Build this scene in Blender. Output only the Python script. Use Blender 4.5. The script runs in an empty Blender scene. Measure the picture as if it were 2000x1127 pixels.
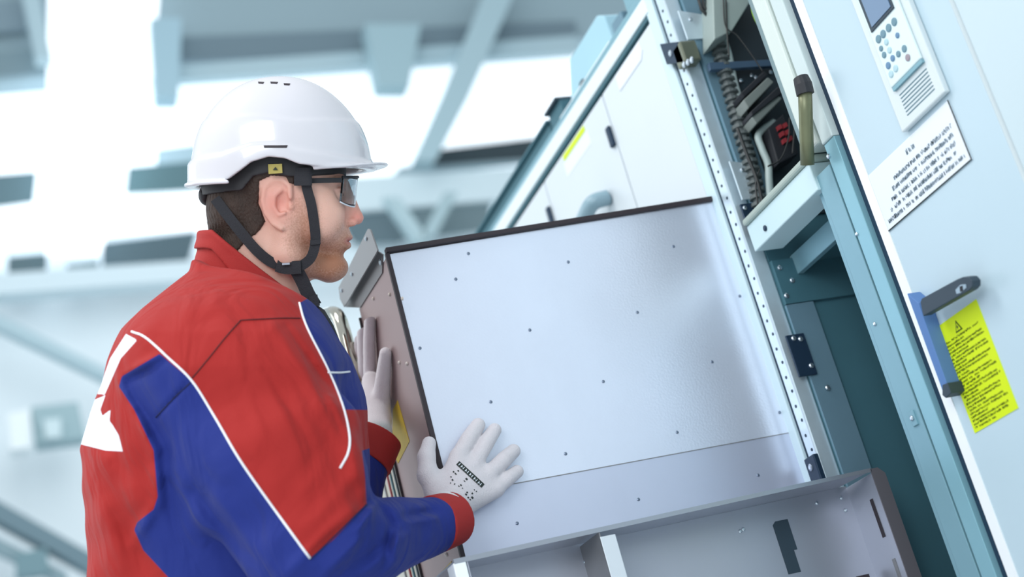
import bpy, bmesh, math, random
import numpy as np
from mathutils import Matrix, Vector
random.seed(7); rng = np.random.RandomState(5)
S = bpy.context.scene
COL = S.collection

# ------------------------------------------------------------------ camera, world, lights, exposure
F = 3000.0                                     # focal length in pixels of the 2000 px wide frame
R = np.array([[0.28994619, 0.92330457, -0.25187273],
              [0.40245015, 0.12114953, 0.90739003],
              [0.86831163, -0.3644605, -0.33645722]])   # world -> camera
CP = np.array([2.13025896, -0.70732038, -0.42347446])
FLOOR = -1.10
cam_d = bpy.data.cameras.new('camera'); cam = bpy.data.objects.new('camera', cam_d); COL.objects.link(cam)
cam_d.sensor_width = 36.0; cam_d.lens = F / 2000 * 36; cam_d.clip_start = 0.05; cam_d.clip_end = 200
M4 = Matrix([list(R.T[i]) + [CP[i]] for i in range(3)] + [[0, 0, 0, 1]])
cam.matrix_world = M4
cam_d.dof.use_dof = True; cam_d.dof.focus_distance = 2.28; cam_d.dof.aperture_fstop = 2.7
S.camera = cam
S.view_settings.view_transform = 'Standard'; S.view_settings.look = 'None'
S.view_settings.gamma = 1; S.view_settings.exposure = 0.0; S.view_settings.use_curve_mapping = False

W = bpy.data.worlds.new('hall_daylight'); S.world = W; W.use_nodes = True
bg = W.node_tree.nodes['Background']; bg.inputs[0].default_value = (0.84, 0.93, 1.0, 1); bg.inputs[1].default_value = 0.86

def area(name, loc, target, size, power, color):
    l = bpy.data.lights.new(name, 'AREA'); l.shape = 'RECTANGLE'; l.size, l.size_y = size
    l.energy = power; l.color = color
    o = bpy.data.objects.new(name, l); COL.objects.link(o); o.location = loc
    o.rotation_euler = (Vector(target) - Vector(loc)).to_track_quat('-Z', 'Y').to_euler()
    return o
area('hall_roof_light', (0.3, -2.6, 4.4), (0.1, 0.0, 0.3), (2.0, 2.0), 120, (1.0, 0.98, 0.96))  # unseen overhead key, added for soft shading on the worker
area('hall_far_light', (-7.5, 2.0, 7.5), (-16, 4.0, 2.5), (6.0, 6.0), 260, (0.95, 0.98, 1.0))  # unseen lamp added to brighten the far wall
area('hall_side_light', (4.2, -3.0, 1.8), (0.2, 0.3, 0.2), (2.5, 2.5), 130, (0.93, 0.97, 1.0))  # unseen fill added to lift the faces turned to the camera side
area('hall_window_light', (-3.6, -3.2, 2.0), (-0.2, 0.4, 0.4), (2.5, 3.0), 45, (0.92, 0.97, 1.0))  # no window stands here; unseen fill added for the row of doors

# ------------------------------------------------------------------ helpers
def lin(c):
    return tuple((x / 255 / 12.92) if x / 255 <= 0.04045 else ((x / 255 + 0.055) / 1.055) ** 2.4 for x in c)

def on(px, py, ax, val):
    r = R.T @ np.array([(px - 1000) / F, (563.5 - py) / F, -1.0])
    return CP + r * ((val - CP[ax]) / r[ax])

def K(u, v, d):                                 # camera-space point
    return np.array([(u - 1000) / F * d, (563.5 - v) / F * d, -d])

def to_world(P):
    return np.asarray(P) @ R + CP

def to_cam(P):
    return (np.asarray(P) - CP) @ R.T

def pix(Pw):
    q = to_cam(Pw)
    return 1000 + F * q[..., 0] / -q[..., 2], 563.5 - F * q[..., 1] / -q[..., 2]

MATS = {}
def mat(name, rgb, rough=0.5, metal=0.0, bump=0.0, bscale=200.0, var=0.0, vscale=6.0, coat=0.0, spec=0.5, emit=None, estr=1.0, stretch=None):
    if name in MATS: return MATS[name]
    m = bpy.data.materials.new(name); m.use_nodes = True; nt = m.node_tree; b = nt.nodes['Principled BSDF']
    c = lin(rgb)
    b.inputs['Base Color'].default_value = (*c, 1); b.inputs['Roughness'].default_value = rough
    b.inputs['Metallic'].default_value = metal; b.inputs['Coat Weight'].default_value = coat
    b.inputs['Specular IOR Level'].default_value = spec
    if emit:
        b.inputs['Emission Color'].default_value = (*lin(emit), 1); b.inputs['Emission Strength'].default_value = estr
    tc = nt.nodes.new('ShaderNodeTexCoord'); src = tc.outputs['Object']
    if stretch:
        mp = nt.nodes.new('ShaderNodeMapping'); mp.inputs['Scale'].default_value = stretch
        nt.links.new(src, mp.inputs[0]); src = mp.outputs[0]
    if var:
        n = nt.nodes.new('ShaderNodeTexNoise'); n.inputs['Scale'].default_value = vscale; n.inputs['Detail'].default_value = 4
        nt.links.new(src, n.inputs['Vector'])
        mx = nt.nodes.new('ShaderNodeMix'); mx.data_type = 'RGBA'
        mx.inputs[6].default_value = (*[max(0, x * (1 - var)) for x in c], 1)
        mx.inputs[7].default_value = (*[min(1, x * (1 + var)) for x in c], 1)
        nt.links.new(n.outputs[0], mx.inputs[0]); nt.links.new(mx.outputs[2], b.inputs['Base Color'])
    if bump:
        n = nt.nodes.new('ShaderNodeTexNoise'); n.inputs['Scale'].default_value = bscale; n.inputs['Detail'].default_value = 3
        nt.links.new(src, n.inputs['Vector'])
        bp = nt.nodes.new('ShaderNodeBump'); bp.inputs['Strength'].default_value = bump; bp.inputs['Distance'].default_value = 0.002
        nt.links.new(n.outputs[0], bp.inputs['Height']); nt.links.new(bp.outputs[0], b.inputs['Normal'])
    MATS[name] = m
    return m

class MB:
    def __init__(s): s.bm = bmesh.new()
    def box(s, x0, x1, y0, y1, z0, z1, bev=0.0):
        b2 = bmesh.new(); bmesh.ops.create_cube(b2, size=1)
        for v in b2.verts:
            v.co = Vector((x0 + (v.co.x + .5) * (x1 - x0), y0 + (v.co.y + .5) * (y1 - y0), z0 + (v.co.z + .5) * (z1 - z0)))
        if bev:
            bmesh.ops.bevel(b2, geom=b2.edges[:], offset=bev, segments=2, affect='EDGES', profile=0.5)
        s._merge(b2); return s
    def _merge(s, b2):
        me = bpy.data.meshes.new('t'); b2.normal_update(); b2.to_mesh(me); b2.free(); s.bm.from_mesh(me); bpy.data.meshes.remove(me)
    def prism(s, pts, off, bev=0.0):             # pts: world points, off: extrusion vector
        b2 = bmesh.new(); n = len(pts)
        a = [b2.verts.new(Vector(p)) for p in pts]; c = [b2.verts.new(Vector(p) + Vector(off)) for p in pts]
        b2.faces.new(a); b2.faces.new(c[::-1])
        for i in range(n): b2.faces.new((a[i], c[i], c[(i + 1) % n], a[(i + 1) % n]))
        bmesh.ops.recalc_face_normals(b2, faces=b2.faces[:])
        if bev: bmesh.ops.bevel(b2, geom=b2.edges[:], offset=bev, segments=2, affect='EDGES', profile=0.5)
        s._merge(b2); return s
    def tube(s, pts, r, seg=12, caps=True):
        pts = [Vector(p) for p in pts]; n = len(pts)
        rs = r if isinstance(r, (list, tuple)) else [r] * n
        rings = []; up = None
        for i, p in enumerate(pts):
            t = (pts[min(i + 1, n - 1)] - pts[max(i - 1, 0)]).normalized()
            if up is None: up = t.orthogonal()
            up = (up - t * up.dot(t)).normalized(); sd = t.cross(up)
            rings.append([s.bm.verts.new(p + (up * math.cos(a) + sd * math.sin(a)) * rs[i]) for a in [2 * math.pi * k / seg for k in range(seg)]])
        for i in range(n - 1):
            for k in range(seg):
                s.bm.faces.new((rings[i][k], rings[i][(k + 1) % seg], rings[i + 1][(k + 1) % seg], rings[i + 1][k]))
        if caps: s.bm.faces.new(rings[0][::-1]); s.bm.faces.new(rings[-1])
        return s
    def ribbon(s, pts, width, thick, nrm):       # flat webbing: width lies across the path, thick along nrm
        pts = [Vector(p) for p in pts]; n = len(pts); N0 = Vector(nrm).normalized(); rings = []
        for i, p in enumerate(pts):
            t = (pts[min(i + 1, n - 1)] - pts[max(i - 1, 0)]).normalized()
            sd = t.cross(N0).normalized(); nn = sd.cross(t).normalized(); w = width / 2; h = thick / 2
            rings.append([s.bm.verts.new(p + sd * a + nn * b) for a, b in ((-w, -h), (w, -h), (w, h), (-w, h))])
        for i in range(n - 1):
            for k in range(4):
                s.bm.faces.new((rings[i][k], rings[i][(k + 1) % 4], rings[i + 1][(k + 1) % 4], rings[i + 1][k]))
        s.bm.faces.new(rings[0][::-1]); s.bm.faces.new(rings[-1]); return s
    def build(s, name, m, parent=None, smooth=False, label=None):
        bmesh.ops.recalc_face_normals(s.bm, faces=s.bm.faces[:])
        me = bpy.data.meshes.new(name); s.bm.to_mesh(me); s.bm.free()
        o = bpy.data.objects.new(name, me); COL.objects.link(o); me.materials.append(m)
        if smooth:
            me.polygons.foreach_set('use_smooth', [True] * len(me.polygons))
        if parent is not None: put(o, parent)
        if label: o['label'] = label
        return o

def put(o, parent):
    o.parent = parent; o.matrix_parent_inverse = abs_m(parent).inverted()
ABS = {}
def abs_m(o): return ABS.get(o.name, Matrix.Identity(4))
def thing(name, label, cat, loc, group=None):
    o = bpy.data.objects.new(name, None); COL.objects.link(o); o.location = loc; o.empty_display_size = 0.05
    ABS[o.name] = Matrix.Translation(loc)
    o['label'] = label; o['category'] = cat
    if group: o['group'] = group
    return o
def tag(o, label, cat, group=None):
    o['label'] = label; o['category'] = cat
    if group: o['group'] = group
    return o
def struct(o): o['kind'] = 'structure'; return o
def smoothpath(pts, n=8):
    P = [np.array(p, float) for p in pts]; P = [2 * P[0] - P[1]] + P + [2 * P[-1] - P[-2]]; out = []
    for i in range(1, len(P) - 2):
        for k in range(n):
            t = k / n
            out.append(0.5 * ((2 * P[i]) + (-P[i - 1] + P[i + 1]) * t + (2 * P[i - 1] - 5 * P[i] + 4 * P[i + 1] - P[i + 2]) * t * t + (-P[i - 1] + 3 * P[i] - 3 * P[i + 1] + P[i + 2]) * t ** 3))
    out.append(P[-2]); return out

# ---- implicit surfaces -------------------------------------------------
class Grid:
    def __init__(s, lo, hi, h):
        s.lo = np.array(lo, np.float32); s.h = h
        n = np.ceil((np.array(hi) - s.lo) / h).astype(int) + 1
        s.n = n
        s.x = (s.lo[0] + np.arange(n[0]) * h).astype(np.float32)[:, None, None]
        s.y = (s.lo[1] + np.arange(n[1]) * h).astype(np.float32)[None, :, None]
        s.z = (s.lo[2] + np.arange(n[2]) * h).astype(np.float32)[None, None, :]
    def ball(s, c, r):
        return np.sqrt((s.x - c[0]) ** 2 + (s.y - c[1]) ** 2 + (s.z - c[2]) ** 2) - r
    def ell(s, c, r):
        a = (s.x - c[0]); b = (s.y - c[1]); d = (s.z - c[2])
        k0 = np.sqrt((a / r[0]) ** 2 + (b / r[1]) ** 2 + (d / r[2]) ** 2)
        k1 = np.sqrt((a / r[0] ** 2) ** 2 + (b / r[1] ** 2) ** 2 + (d / r[2] ** 2) ** 2) + 1e-6
        return k0 * (k0 - 1) / k1
    def cap(s, a, b, ra, rb=None):
        if rb is None: rb = ra
        a = np.array(a, np.float32); b = np.array(b, np.float32); ba = b - a
        px, py, pz = s.x - a[0], s.y - a[1], s.z - a[2]
        t = np.clip((px * ba[0] + py * ba[1] + pz * ba[2]) / float(ba @ ba), 0, 1)
        return np.sqrt((px - ba[0] * t) ** 2 + (py - ba[1] * t) ** 2 + (pz - ba[2] * t) ** 2) - (ra + (rb - ra) * t)
    def path(s, pts, rs, k=None):
        f = None
        for i in range(len(pts) - 1):
            g = s.cap(pts[i], pts[i + 1], rs[i], rs[i + 1]); f = g if f is None else (np.minimum(f, g) if not k else smin(f, g, k))
        return f
def smin(a, b, k):
    h = np.clip(0.5 + 0.5 * (b - a) / k, 0, 1); return b + (a - b) * h - k * h * (1 - h)
def smax(a, b, k): return -smin(-a, -b, k)

def nets(G, Fv):
    Fv = np.broadcast_to(Fv, tuple(G.n)).astype(np.float32); ins = Fv < 0
    n = np.array(Fv.shape) - 1
    cnt = np.zeros(n, np.int8)
    offs = [(i, j, k) for i in (0, 1) for j in (0, 1) for k in (0, 1)]
    sl = lambda A, o: A[o[0]:o[0] + n[0], o[1]:o[1] + n[1], o[2]:o[2] + n[2]]
    for o in offs: cnt += sl(ins, o)
    act = (cnt > 0) & (cnt < 8); I = np.argwhere(act)
    idx = -np.ones(n, np.int64); idx[act] = np.arange(len(I))
    acc = np.zeros((len(I), 3)); c = np.zeros(len(I))
    for a in offs:
        for ax in range(3):
            if a[ax]: continue
            b = list(a); b[ax] = 1
            fa = Fv[I[:, 0] + a[0], I[:, 1] + a[1], I[:, 2] + a[2]]; fb = Fv[I[:, 0] + b[0], I[:, 1] + b[1], I[:, 2] + b[2]]
            m = (fa < 0) != (fb < 0); t = np.where(m, fa / np.where(m, fa - fb, 1), 0)
            p = np.tile(np.array(a, float), (len(I), 1)); p[:, ax] += t
            acc += p * m[:, None]; c += m
    V = G.lo + (I + acc / c[:, None]) * G.h
    Q = []
    for ax in range(3):
        o1, o2 = [(1, 2), (2, 0), (0, 1)][ax]
        A = ins; s0 = [slice(1, -1)] * 3; s0[ax] = slice(0, -1); s1 = [slice(1, -1)] * 3; s1[ax] = slice(1, None)
        a, b = A[tuple(s0)], A[tuple(s1)]
        for flip, m in ((False, a & ~b), (True, ~a & b)):
            J = np.argwhere(m); st = np.ones(3, int); st[ax] = 0; J = J + st
            def g(d1, d2):
                q = J.copy(); q[:, o1] -= d1; q[:, o2] -= d2; return idx[q[:, 0], q[:, 1], q[:, 2]]
            q = np.stack([g(1, 1), g(0, 1), g(0, 0), g(1, 0)], 1)
            Q.append(q[:, ::-1] if flip else q)
    return V, np.concatenate(Q)

def mesh_obj(name, V, Q, m, parent=None, attrs=None, smooth_iter=1, label=None):
    Q = Q[(Q >= 0).all(1)]
    if smooth_iter:                              # light Laplacian smoothing
        E = np.concatenate([Q[:, [0, 1]], Q[:, [1, 2]], Q[:, [2, 3]], Q[:, [3, 0]]])
        for _ in range(smooth_iter):
            s = np.zeros_like(V); c = np.zeros(len(V))
            for k in range(3):
                s[:, k] = np.bincount(E[:, 0], V[E[:, 1], k], len(V)) + np.bincount(E[:, 1], V[E[:, 0], k], len(V))
            c = np.bincount(E[:, 0], minlength=len(V)) + np.bincount(E[:, 1], minlength=len(V))
            c = np.maximum(c, 1)
            V = V * 0.5 + 0.5 * s / c[:, None]
    me = bpy.data.meshes.new(name)
    me.vertices.add(len(V)); me.vertices.foreach_set('co', V.astype(np.float32).ravel())
    me.loops.add(Q.size); me.loops.foreach_set('vertex_index', Q.astype(np.int32).ravel())
    me.polygons.add(len(Q)); me.polygons.foreach_set('loop_start', np.arange(0, Q.size, 4, dtype=np.int32))
    me.polygons.foreach_set('loop_total', np.full(len(Q), 4, np.int32))
    me.polygons.foreach_set('use_smooth', np.ones(len(Q), bool))
    me.update(calc_edges=True); me.validate()
    me.materials.append(m)
    if attrs:
        for k, fn in attrs.items():
            a = me.attributes.new(k, 'FLOAT', 'POINT'); a.data.foreach_set('value', fn(V).astype(np.float32))
    o = bpy.data.objects.new(name, me); COL.objects.link(o)
    if parent is not None: put(o, parent)
    if label: o['label'] = label
    return o

def sdpoly(u, v, poly):                          # signed distance in pixels, positive inside
    P = np.array(poly, float); n = len(P); d = np.full(u.shape, 1e9); ins = np.zeros(u.shape, bool)
    for i in range(n):
        a, b = P[i], P[(i + 1) % n]; e = b - a; wx, wy = u - a[0], v - a[1]
        t = np.clip((wx * e[0] + wy * e[1]) / (e @ e), 0, 1)
        d = np.minimum(d, (wx - e[0] * t) ** 2 + (wy - e[1] * t) ** 2)
        c = ((a[1] > v) != (b[1] > v)) & (u < (b[0] - a[0]) * (v - a[1]) / (b[1] - a[1] + 1e-12) + a[0])
        ins ^= c
    d = np.sqrt(d); return np.where(ins, d, -d)
def sdline(u, v, pts):
    d = np.full(u.shape, 1e9)
    for a, b in zip(pts[:-1], pts[1:]):
        a = np.array(a, float); b = np.array(b, float); e = b - a
        t = np.clip(((u - a[0]) * e[0] + (v - a[1]) * e[1]) / (e @ e), 0, 1)
        d = np.minimum(d, np.hypot(u - a[0] - e[0] * t, v - a[1] - e[1] * t))
    return d

# ------------------------------------------------------------------ materials
M = dict(
    door=mat('white_enamel', (212, 220, 225), 0.30, var=0.02, coat=0.2),
    doorb=mat('pale_blue_enamel', (182, 203, 213), 0.35, var=0.02),
    edge=mat('white_door_edge', (246, 250, 252), 0.4),
    cream=mat('cream_enamel', (206, 216, 210), 0.45, var=0.03),
    zinc=mat('galvanised_steel', (204, 220, 228), 0.38, metal=0.55, var=0.14, vscale=25, bump=0.1, bscale=90),
    zincd=mat('bluish_steel', (108, 140, 156), 0.5, metal=0.3, var=0.10, vscale=12),
    teal=mat('teal_steel', (62, 104, 116), 0.6, metal=0.1, var=0.12, vscale=9),
    tealp=mat('teal_frame_steel', (126, 166, 178), 0.45, metal=0.3, var=0.06),
    dark=mat('black_rubber', (32, 34, 40), 0.6),
    gask=mat('brown_black_rubber', (48, 40, 46), 0.6),
    navy=mat('dark_blue_steel', (30, 52, 74), 0.45, metal=0.3),
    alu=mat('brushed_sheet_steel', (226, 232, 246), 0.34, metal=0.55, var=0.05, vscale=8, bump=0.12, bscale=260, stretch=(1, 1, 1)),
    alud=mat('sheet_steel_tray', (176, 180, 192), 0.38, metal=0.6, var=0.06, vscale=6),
    pink=mat('rose_grey_sheet', (152, 132, 132), 0.5, metal=0.25, var=0.05),
    brack=mat('grey_bracket_steel', (138, 138, 140), 0.42, metal=0.5, var=0.05),
    steel=mat('screw_steel', (190, 200, 208), 0.25, metal=0.9),
    chrome=mat('chrome', (186, 182, 170), 0.1, metal=1.0),
    mast=mat('beige_enamel', (196, 194, 182), 0.5, var=0.04),
    yellow=mat('yellow_label', (206, 226, 10), 0.6),
    yellowd=mat('ochre_label', (190, 160, 30), 0.6, var=0.15, vscale=60),
    ink=mat('printed_ink', (34, 44, 40), 0.7),
    inkb=mat('grey_blue_ink', (96, 126, 138), 0.7),
    inkg=mat('olive_ink', (70, 90, 8), 0.7),
    paper=mat('white_label', (226, 232, 240), 0.55),
    white=mat('white_plastic', (208, 217, 219), 0.4),
    bluest=mat('blue_plastic_edge', (84, 122, 176), 0.5),
    slate=mat('slate_plastic', (44, 60, 72), 0.5),
    screen=mat('display_glass', (88, 118, 150), 0.15),
    red=mat('red_terminal', (150, 50, 56), 0.5),
    hose=mat('black_conduit', (40, 42, 42), 0.5),
    sleeveg=mat('grey_hose', (168, 184, 182), 0.5),
    rod=mat('olive_grey_rod', (112, 116, 88), 0.4, metal=0.4, var=0.2, vscale=40),
    green=mat('yellow_green_wire', (150, 200, 60), 0.5),
)

# ------------------------------------------------------------------ hall (setting)
fl = MB().box(-17, 7, -14, 22, FLOOR - 0.1, FLOOR).build('floor', mat('hall_floor', (214, 220, 222), 0.5, var=0.06, vscale=2)); struct(fl)
XB = -16.0
wb = MB().box(XB - 0.5, XB - 0.1, -14, 22, FLOOR, 14).build('wall_back', mat('pale_hall_wall', (232, 242, 246), 0.8, var=0.03, vscale=1)); struct(wb)
def hall(name, poly, rgb, depth, thick, emit=0.0, mname=None):
    poly = [(1750, y - 33) if x == 1300 else (x, y) for x, y in poly]
    pts = [on(x, y, 0, XB + depth) for x, y in poly]
    mname = mname or 'hall_%d_%d_%d_%d' % (*rgb, int(emit * 10))
    m = mat(mname, rgb, 0.8, emit=rgb if emit else None, estr=emit)
    o = MB().prism(pts, (thick, 0, 0)).build(name, m); struct(o); return o
WH = (244, 250, 255)
tn = [0]
def trim(poly, rgb, depth=0.3, thick=0.3):
    tn[0] += 1; return hall('trim_%d' % tn[0], poly, rgb, depth, thick)
# glazed bands, sunlit from outside
hall('window_1', [(-80, 190), (1300, 90), (1300, 250), (-80, 345)], WH, 0.0, 0.05, 1.0)
hall('window_2', [(-80, 345), (1300, 250), (1300, 370), (-80, 480)], WH, 0.0, 0.05, 0.85)
hall('window_3', [(95, -60), (315, -60), (292, 200), (195, 500), (90, 500)], WH, 0.75, 0.05, 1.0)
# roof edge beam, lattice and posts
trim([(-80, -80), (1300, -160), (1300, 92), (-80, 192)], (150, 172, 180), 0.05, 0.4)
trim([(310, 82), (1120, 48), (1120, 92), (310, 128)], (112, 132, 142), 0.5, 0.1)
trim([(-80, 120), (100, 100), (100, 150), (-80, 165)], (124, 146, 154), 0.5, 0.1)
trim([(-80, 20), (90, 0), (90, 60), (-80, 80)], (130, 150, 160), 0.5, 0.1)
trim([(330, 140), (1120, 80), (1120, 112), (330, 170)], (172, 196, 204), 0.55, 0.15)
trim([(290, 60), (350, 60), (345, 212), (300, 212)], (164, 194, 206), 0.7, 0.3)
trim([(705, 70), (812, 70), (790, 190), (730, 190)], (160, 188, 196), 0.75, 0.3)
trim([(955, -40), (1015, -40), (905, 210), (842, 330), (800, 330), (862, 190)], (168, 194, 202), 0.85, 0.25)
trim([(35, -30), (70, -30), (100, 130), (70, 130)], (176, 200, 208), 0.85, 0.2)
# dark glazing
def darkwin(poly, rgb):
    tn[0] += 1; return hall('trim_%d' % tn[0], poly, rgb, 0.25 + 0.004 * (tn[0] % 7), 0.05)
darkwin([(-60, 350), (72, 338), (66, 396), (-60, 412)], (96, 122, 130))
darkwin([(250, 330), (385, 318), (385, 372), (244, 380)], (92, 122, 128))
darkwin([(305, 295), (385, 285), (385, 318), (305, 325)], (176, 202, 212))
darkwin([(845, 297), (1080, 268), (1080, 308), (838, 326)], (52, 66, 72))
darkwin([(780, 330), (1060, 300), (1060, 318), (760, 350)], (150, 172, 180))
darkwin([(15, 505), (92, 498), (90, 565), (15, 572)], (88, 108, 114))
darkwin([(200, 478), (385, 455), (360, 535), (200, 548)], (84, 104, 112))
darkwin([(130, 520), (192, 512), (190, 560), (130, 568)], (100, 122, 128))
darkwin([(700, 405), (960, 380), (950, 450), (700, 480)], (112, 132, 138))
darkwin([(660, 425), (780, 410), (780, 475), (690, 475)], (100, 120, 128))
hall('window_4', [(-80, 412), (520, 372), (520, 440), (-80, 486)], WH, 0.2, 0.05, 0.95)  # pale beam given its own glow to look white, not glazing
trim([(500, 372), (1250, 325), (1250, 378), (500, 442)], (214, 230, 235), 0.2, 0.2)
trim([(745, 395), (775, 395), (835, 480), (805, 480)], (176, 200, 206), 0.8, 0.15)
trim([(862, 385), (890, 385), (845, 470), (818, 470)], (168, 192, 198), 0.8, 0.15)
trim([(-80, 560), (700, 505), (700, 540), (-80, 600)], (212, 228, 234), 0.45, 0.3)
# diagonal pipes and a machine low in the hall
trim([(-60, 600), (240, 748), (240, 770), (-60, 624)], (176, 200, 208), 0.6, 0.2)
trim([(-60, 960), (230, 1125), (230, 1160), (-60, 1000)], (112, 136, 146), 0.6, 0.3)
trim([(-60, 1030), (130, 1127), (130, 1150), (-60, 1060)], (140, 164, 172), 0.6, 0.2)
trim([(60, 812), (150, 802), (165, 870), (70, 882)], (158, 184, 190), 0.6, 0.3)
trim([(15, 825), (58, 815), (58, 890), (20, 895)], (238, 246, 248), 0.62, 0.3)
trim([(85, 825), (118, 822), (120, 858), (88, 860)], (205, 224, 228), 0.95, 0.1)
trim([(30, 1090), (90, 1078), (96, 1127), (30, 1135)], (120, 150, 158), 0.7, 0.2)

# ------------------------------------------------------------------ cabinet row
YR = 0.59; YB = 1.20
ZT = 0.893
def screw(x, y, z, r=0.0045, ax=1, parent=None, m=None, name='screw', h=0.003):
    d = [0, 0, 0]; d[ax] = -h if ax == 1 else h
    p = np.array([x, y, z]); return MB().tube([p, p + np.array(d) * .6, p + np.array(d)], [r, r, r * 0.55], 10).build(name, m or M['steel'], parent, smooth=False)

def door_cabinet(x0, x1, label, extra=None):
    t = thing('switchgear_cabinet', label, 'cabinet', ((x0 + x1) / 2, YB, FLOOR), 'closed cabinets in the receding row')
    MB().box(x0 + 0.001, x1 - 0.001, YR + 0.022, YB, FLOOR, ZT - 0.01).build('body', M['cream'], t)
    MB().box(x0 + 0.0015, x1 - 0.0015, YR, YR + 0.02, FLOOR + 0.08, ZT - 0.012, 0.0015).build('door', M['door'], t)
    return t
c1 = door_cabinet(-0.264, -0.011, 'white closed cabinet door next to the open bay, white rounded plate near its top')
pl = [(-0.185, ZT - .012), (-0.185, 0.876), (-0.078, 0.872), (-0.069, 0.868), (-0.064, 0.86), (-0.064, ZT - .012)]
pl = [(-0.205, 0.825), (-0.065, 0.838), (-0.052, 0.85), (-0.052, 0.876), (-0.205, 0.876)]
MB().prism([(x, YR - 0.0015, z) for x, z in [(-0.190, 0.845), (-0.078, 0.845), (-0.064, 0.857), (-0.064, 0.878), (-0.190, 0.878)]], (0, 0.0015, 0)).build('name_plate', M['paper'], c1)
c2 = door_cabinet(-0.630, -0.266, 'white closed cabinet with black hinge clasp and yellow strip label, second from the open bay')
MB().box(-0.505, -0.376, YR - 0.001, YR, 0.864, 0.876).build('strip_label', M['yellow'], c2)
MB().box(-0.512, -0.365, YR - 0.0006, YR, 0.83, 0.861).build('paper_label', M['paper'], c2)
MB().box(-0.283, -0.2665, YR - 0.008, YR, 0.772, 0.815, 0.003).build('clasp', M['navy'], c2)
k = MB()
k.tube(smoothpath([(-0.360, YR - 0.004, 0.705), (-0.366, YR - 0.035, 0.70), (-0.40, YR - 0.042, 0.690), (-0.45, YR - 0.038, 0.682)]), 0.016, 14)
k.build('door_handle', mat('grey_handle', (138, 166, 178), 0.35), c2, smooth=True)
c3 = door_cabinet(-0.998, -0.632, 'white closed cabinet with dark clasp low on its seam, third from the open bay')
MB().box(-0.649, -0.6325, YR - 0.008, YR, 0.775, 0.825, 0.003).build('clasp', M['navy'], c3)
c4 = door_cabinet(-1.366, -1.000, 'white closed cabinet farthest down the row, mostly hidden by the pulled-out sheet panel')

# row top rail and roof equipment
tr = thing('top_rail', 'pale double-edged rail running along the top of the white cabinets', 'rail', (-0.68, YR, ZT))
MB().box(-1.37, 0.0, YR - 0.001, YR + 0.04, ZT - .004, ZT + 0.004).build('shadow_gap_strip', M['teal'], tr)
MB().box(-1.37, 0.0, YR - 0.004, YR + 0.04, ZT + 0.004, ZT + 0.036, 0.002).build('rail_front', mat('rail_enamel', (222, 234, 237), 0.4), tr)
MB().box(-1.37, 0.0, YR - 0.002, YR + 0.04, ZT + 0.0365, ZT + 0.050, 0.002).build('rail_lip', M['tealp'], tr)
MB().box(-1.37, 0.0, YR + 0.04, YB, ZT - 0.008, ZT + 0.05).build('roof_plate', M['tealp'], tr)
rz = ZT + 0.05
rb = thing('roof_box', 'largest pale blue steel box on top of the cabinets, one end sloping', 'box', (-0.3, 0.66, rz))
MB().prism([(-0.225, 0.63, rz), (-0.235, 0.63, rz + 0.098), (-0.262, 0.63, rz + 0.116), (-0.43, 0.63, rz + 0.116), (-0.48, 0.63, rz + 0.04), (-0.48, 0.63, rz)], (0, 0.16, 0), 0.004).build('housing', mat('roof_box_enamel', (160, 200, 214), 0.4, var=0.05), rb)
MB().box(-0.50, -0.20, 0.605, 0.629, rz, rz + 0.02, 0.002).build('bright_ledge', M['edge'], rb)
MB().box(-0.405, -0.385, 0.622, 0.63, rz + 0.02, rz + 0.045, 0.002).build('latch', M['slate'], rb)
MB().box(-0.395, -0.388, 0.612, 0.625, rz + 0.01, rz + 0.03, 0.001).build('latch_tongue', M['steel'], rb)
rs = MB().box(-0.20, -0.15, 0.62, 0.72, rz, rz + 0.055, 0.004).build('junction_box', M['zincd']); tag(rs, 'small blue-grey box on the cabinet roof beside the largest box', 'box')
rs = MB().box(-0.13, -0.04, 0.62, 0.72, rz, rz + 0.07, 0.006).build('junction_box', M['tealp']); tag(rs, 'blue-green box on the roof at the upper end of the rail', 'box')
rc = thing('roof_bracket', 'dark steel bracket on the cabinet roof below the pale blue box', 'bracket', (-0.55, 0.65, rz))
MB().box(-0.60, -0.525, 0.63, 0.70, rz, rz + 0.078, 0.002).build('bracket_body', M['teal'], rc)
MB().box(-0.60, -0.525, 0.62, 0.70, rz + 0.078, rz + 0.084).build('bracket_lid', M['slate'], rc)
rd = thing('roof_duct', 'long dark teal cable duct lying along the roof of the cabinet row', 'duct', (-1.0, 0.66, rz))
MB().box(-1.366, -0.63, 0.64, 0.76, rz, rz + 0.076, 0.003).build('duct_body', M['teal'], rd)
MB().box(-1.366, -0.625, 0.632, 0.77, rz + 0.0765, rz + 0.084, 0.002).build('duct_lid', M['teal'], rd)

# ------------------------------------------------------------------ open cabinet bay
ob = thing('open_cabinet', 'open cabinet bay with steel frame posts, wiring above and an empty dark shaft below', 'cabinet', (0.2, YB, FLOOR))
ZTO = 1.05
MB().box(-0.010, 0.020, YR - 0.002, YR + 0.03, FLOOR, ZTO, 0.002).build('door_jamb', mat('jamb_enamel', (204, 226, 234), 0.4), ob)
MB().box(0.0205, 0.0295, YR + 0.004, YR + 0.03, FLOOR, ZTO).build('seal', M['navy'], ob)
p = MB(); p.box(0.030, 0.058, YR, YR + 0.03, FLOOR, ZTO, 0.003); p.build('perforated_post', M['zinc'], ob)
for i in range(46):
    z = -0.08 + i * 0.025
    MB().tube([(0.044 + 0.004 * (i % 2), YR - 0.0006, z), (0.044 + 0.004 * (i % 2), YR + 0.002, z)], 0.0028, 8).build('post_hole', M['navy'], ob)
MB().box(0.052, 0.060, YR + 0.03, YB, FLOOR, ZTO).build('side_panel', M['teal'], ob)
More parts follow.
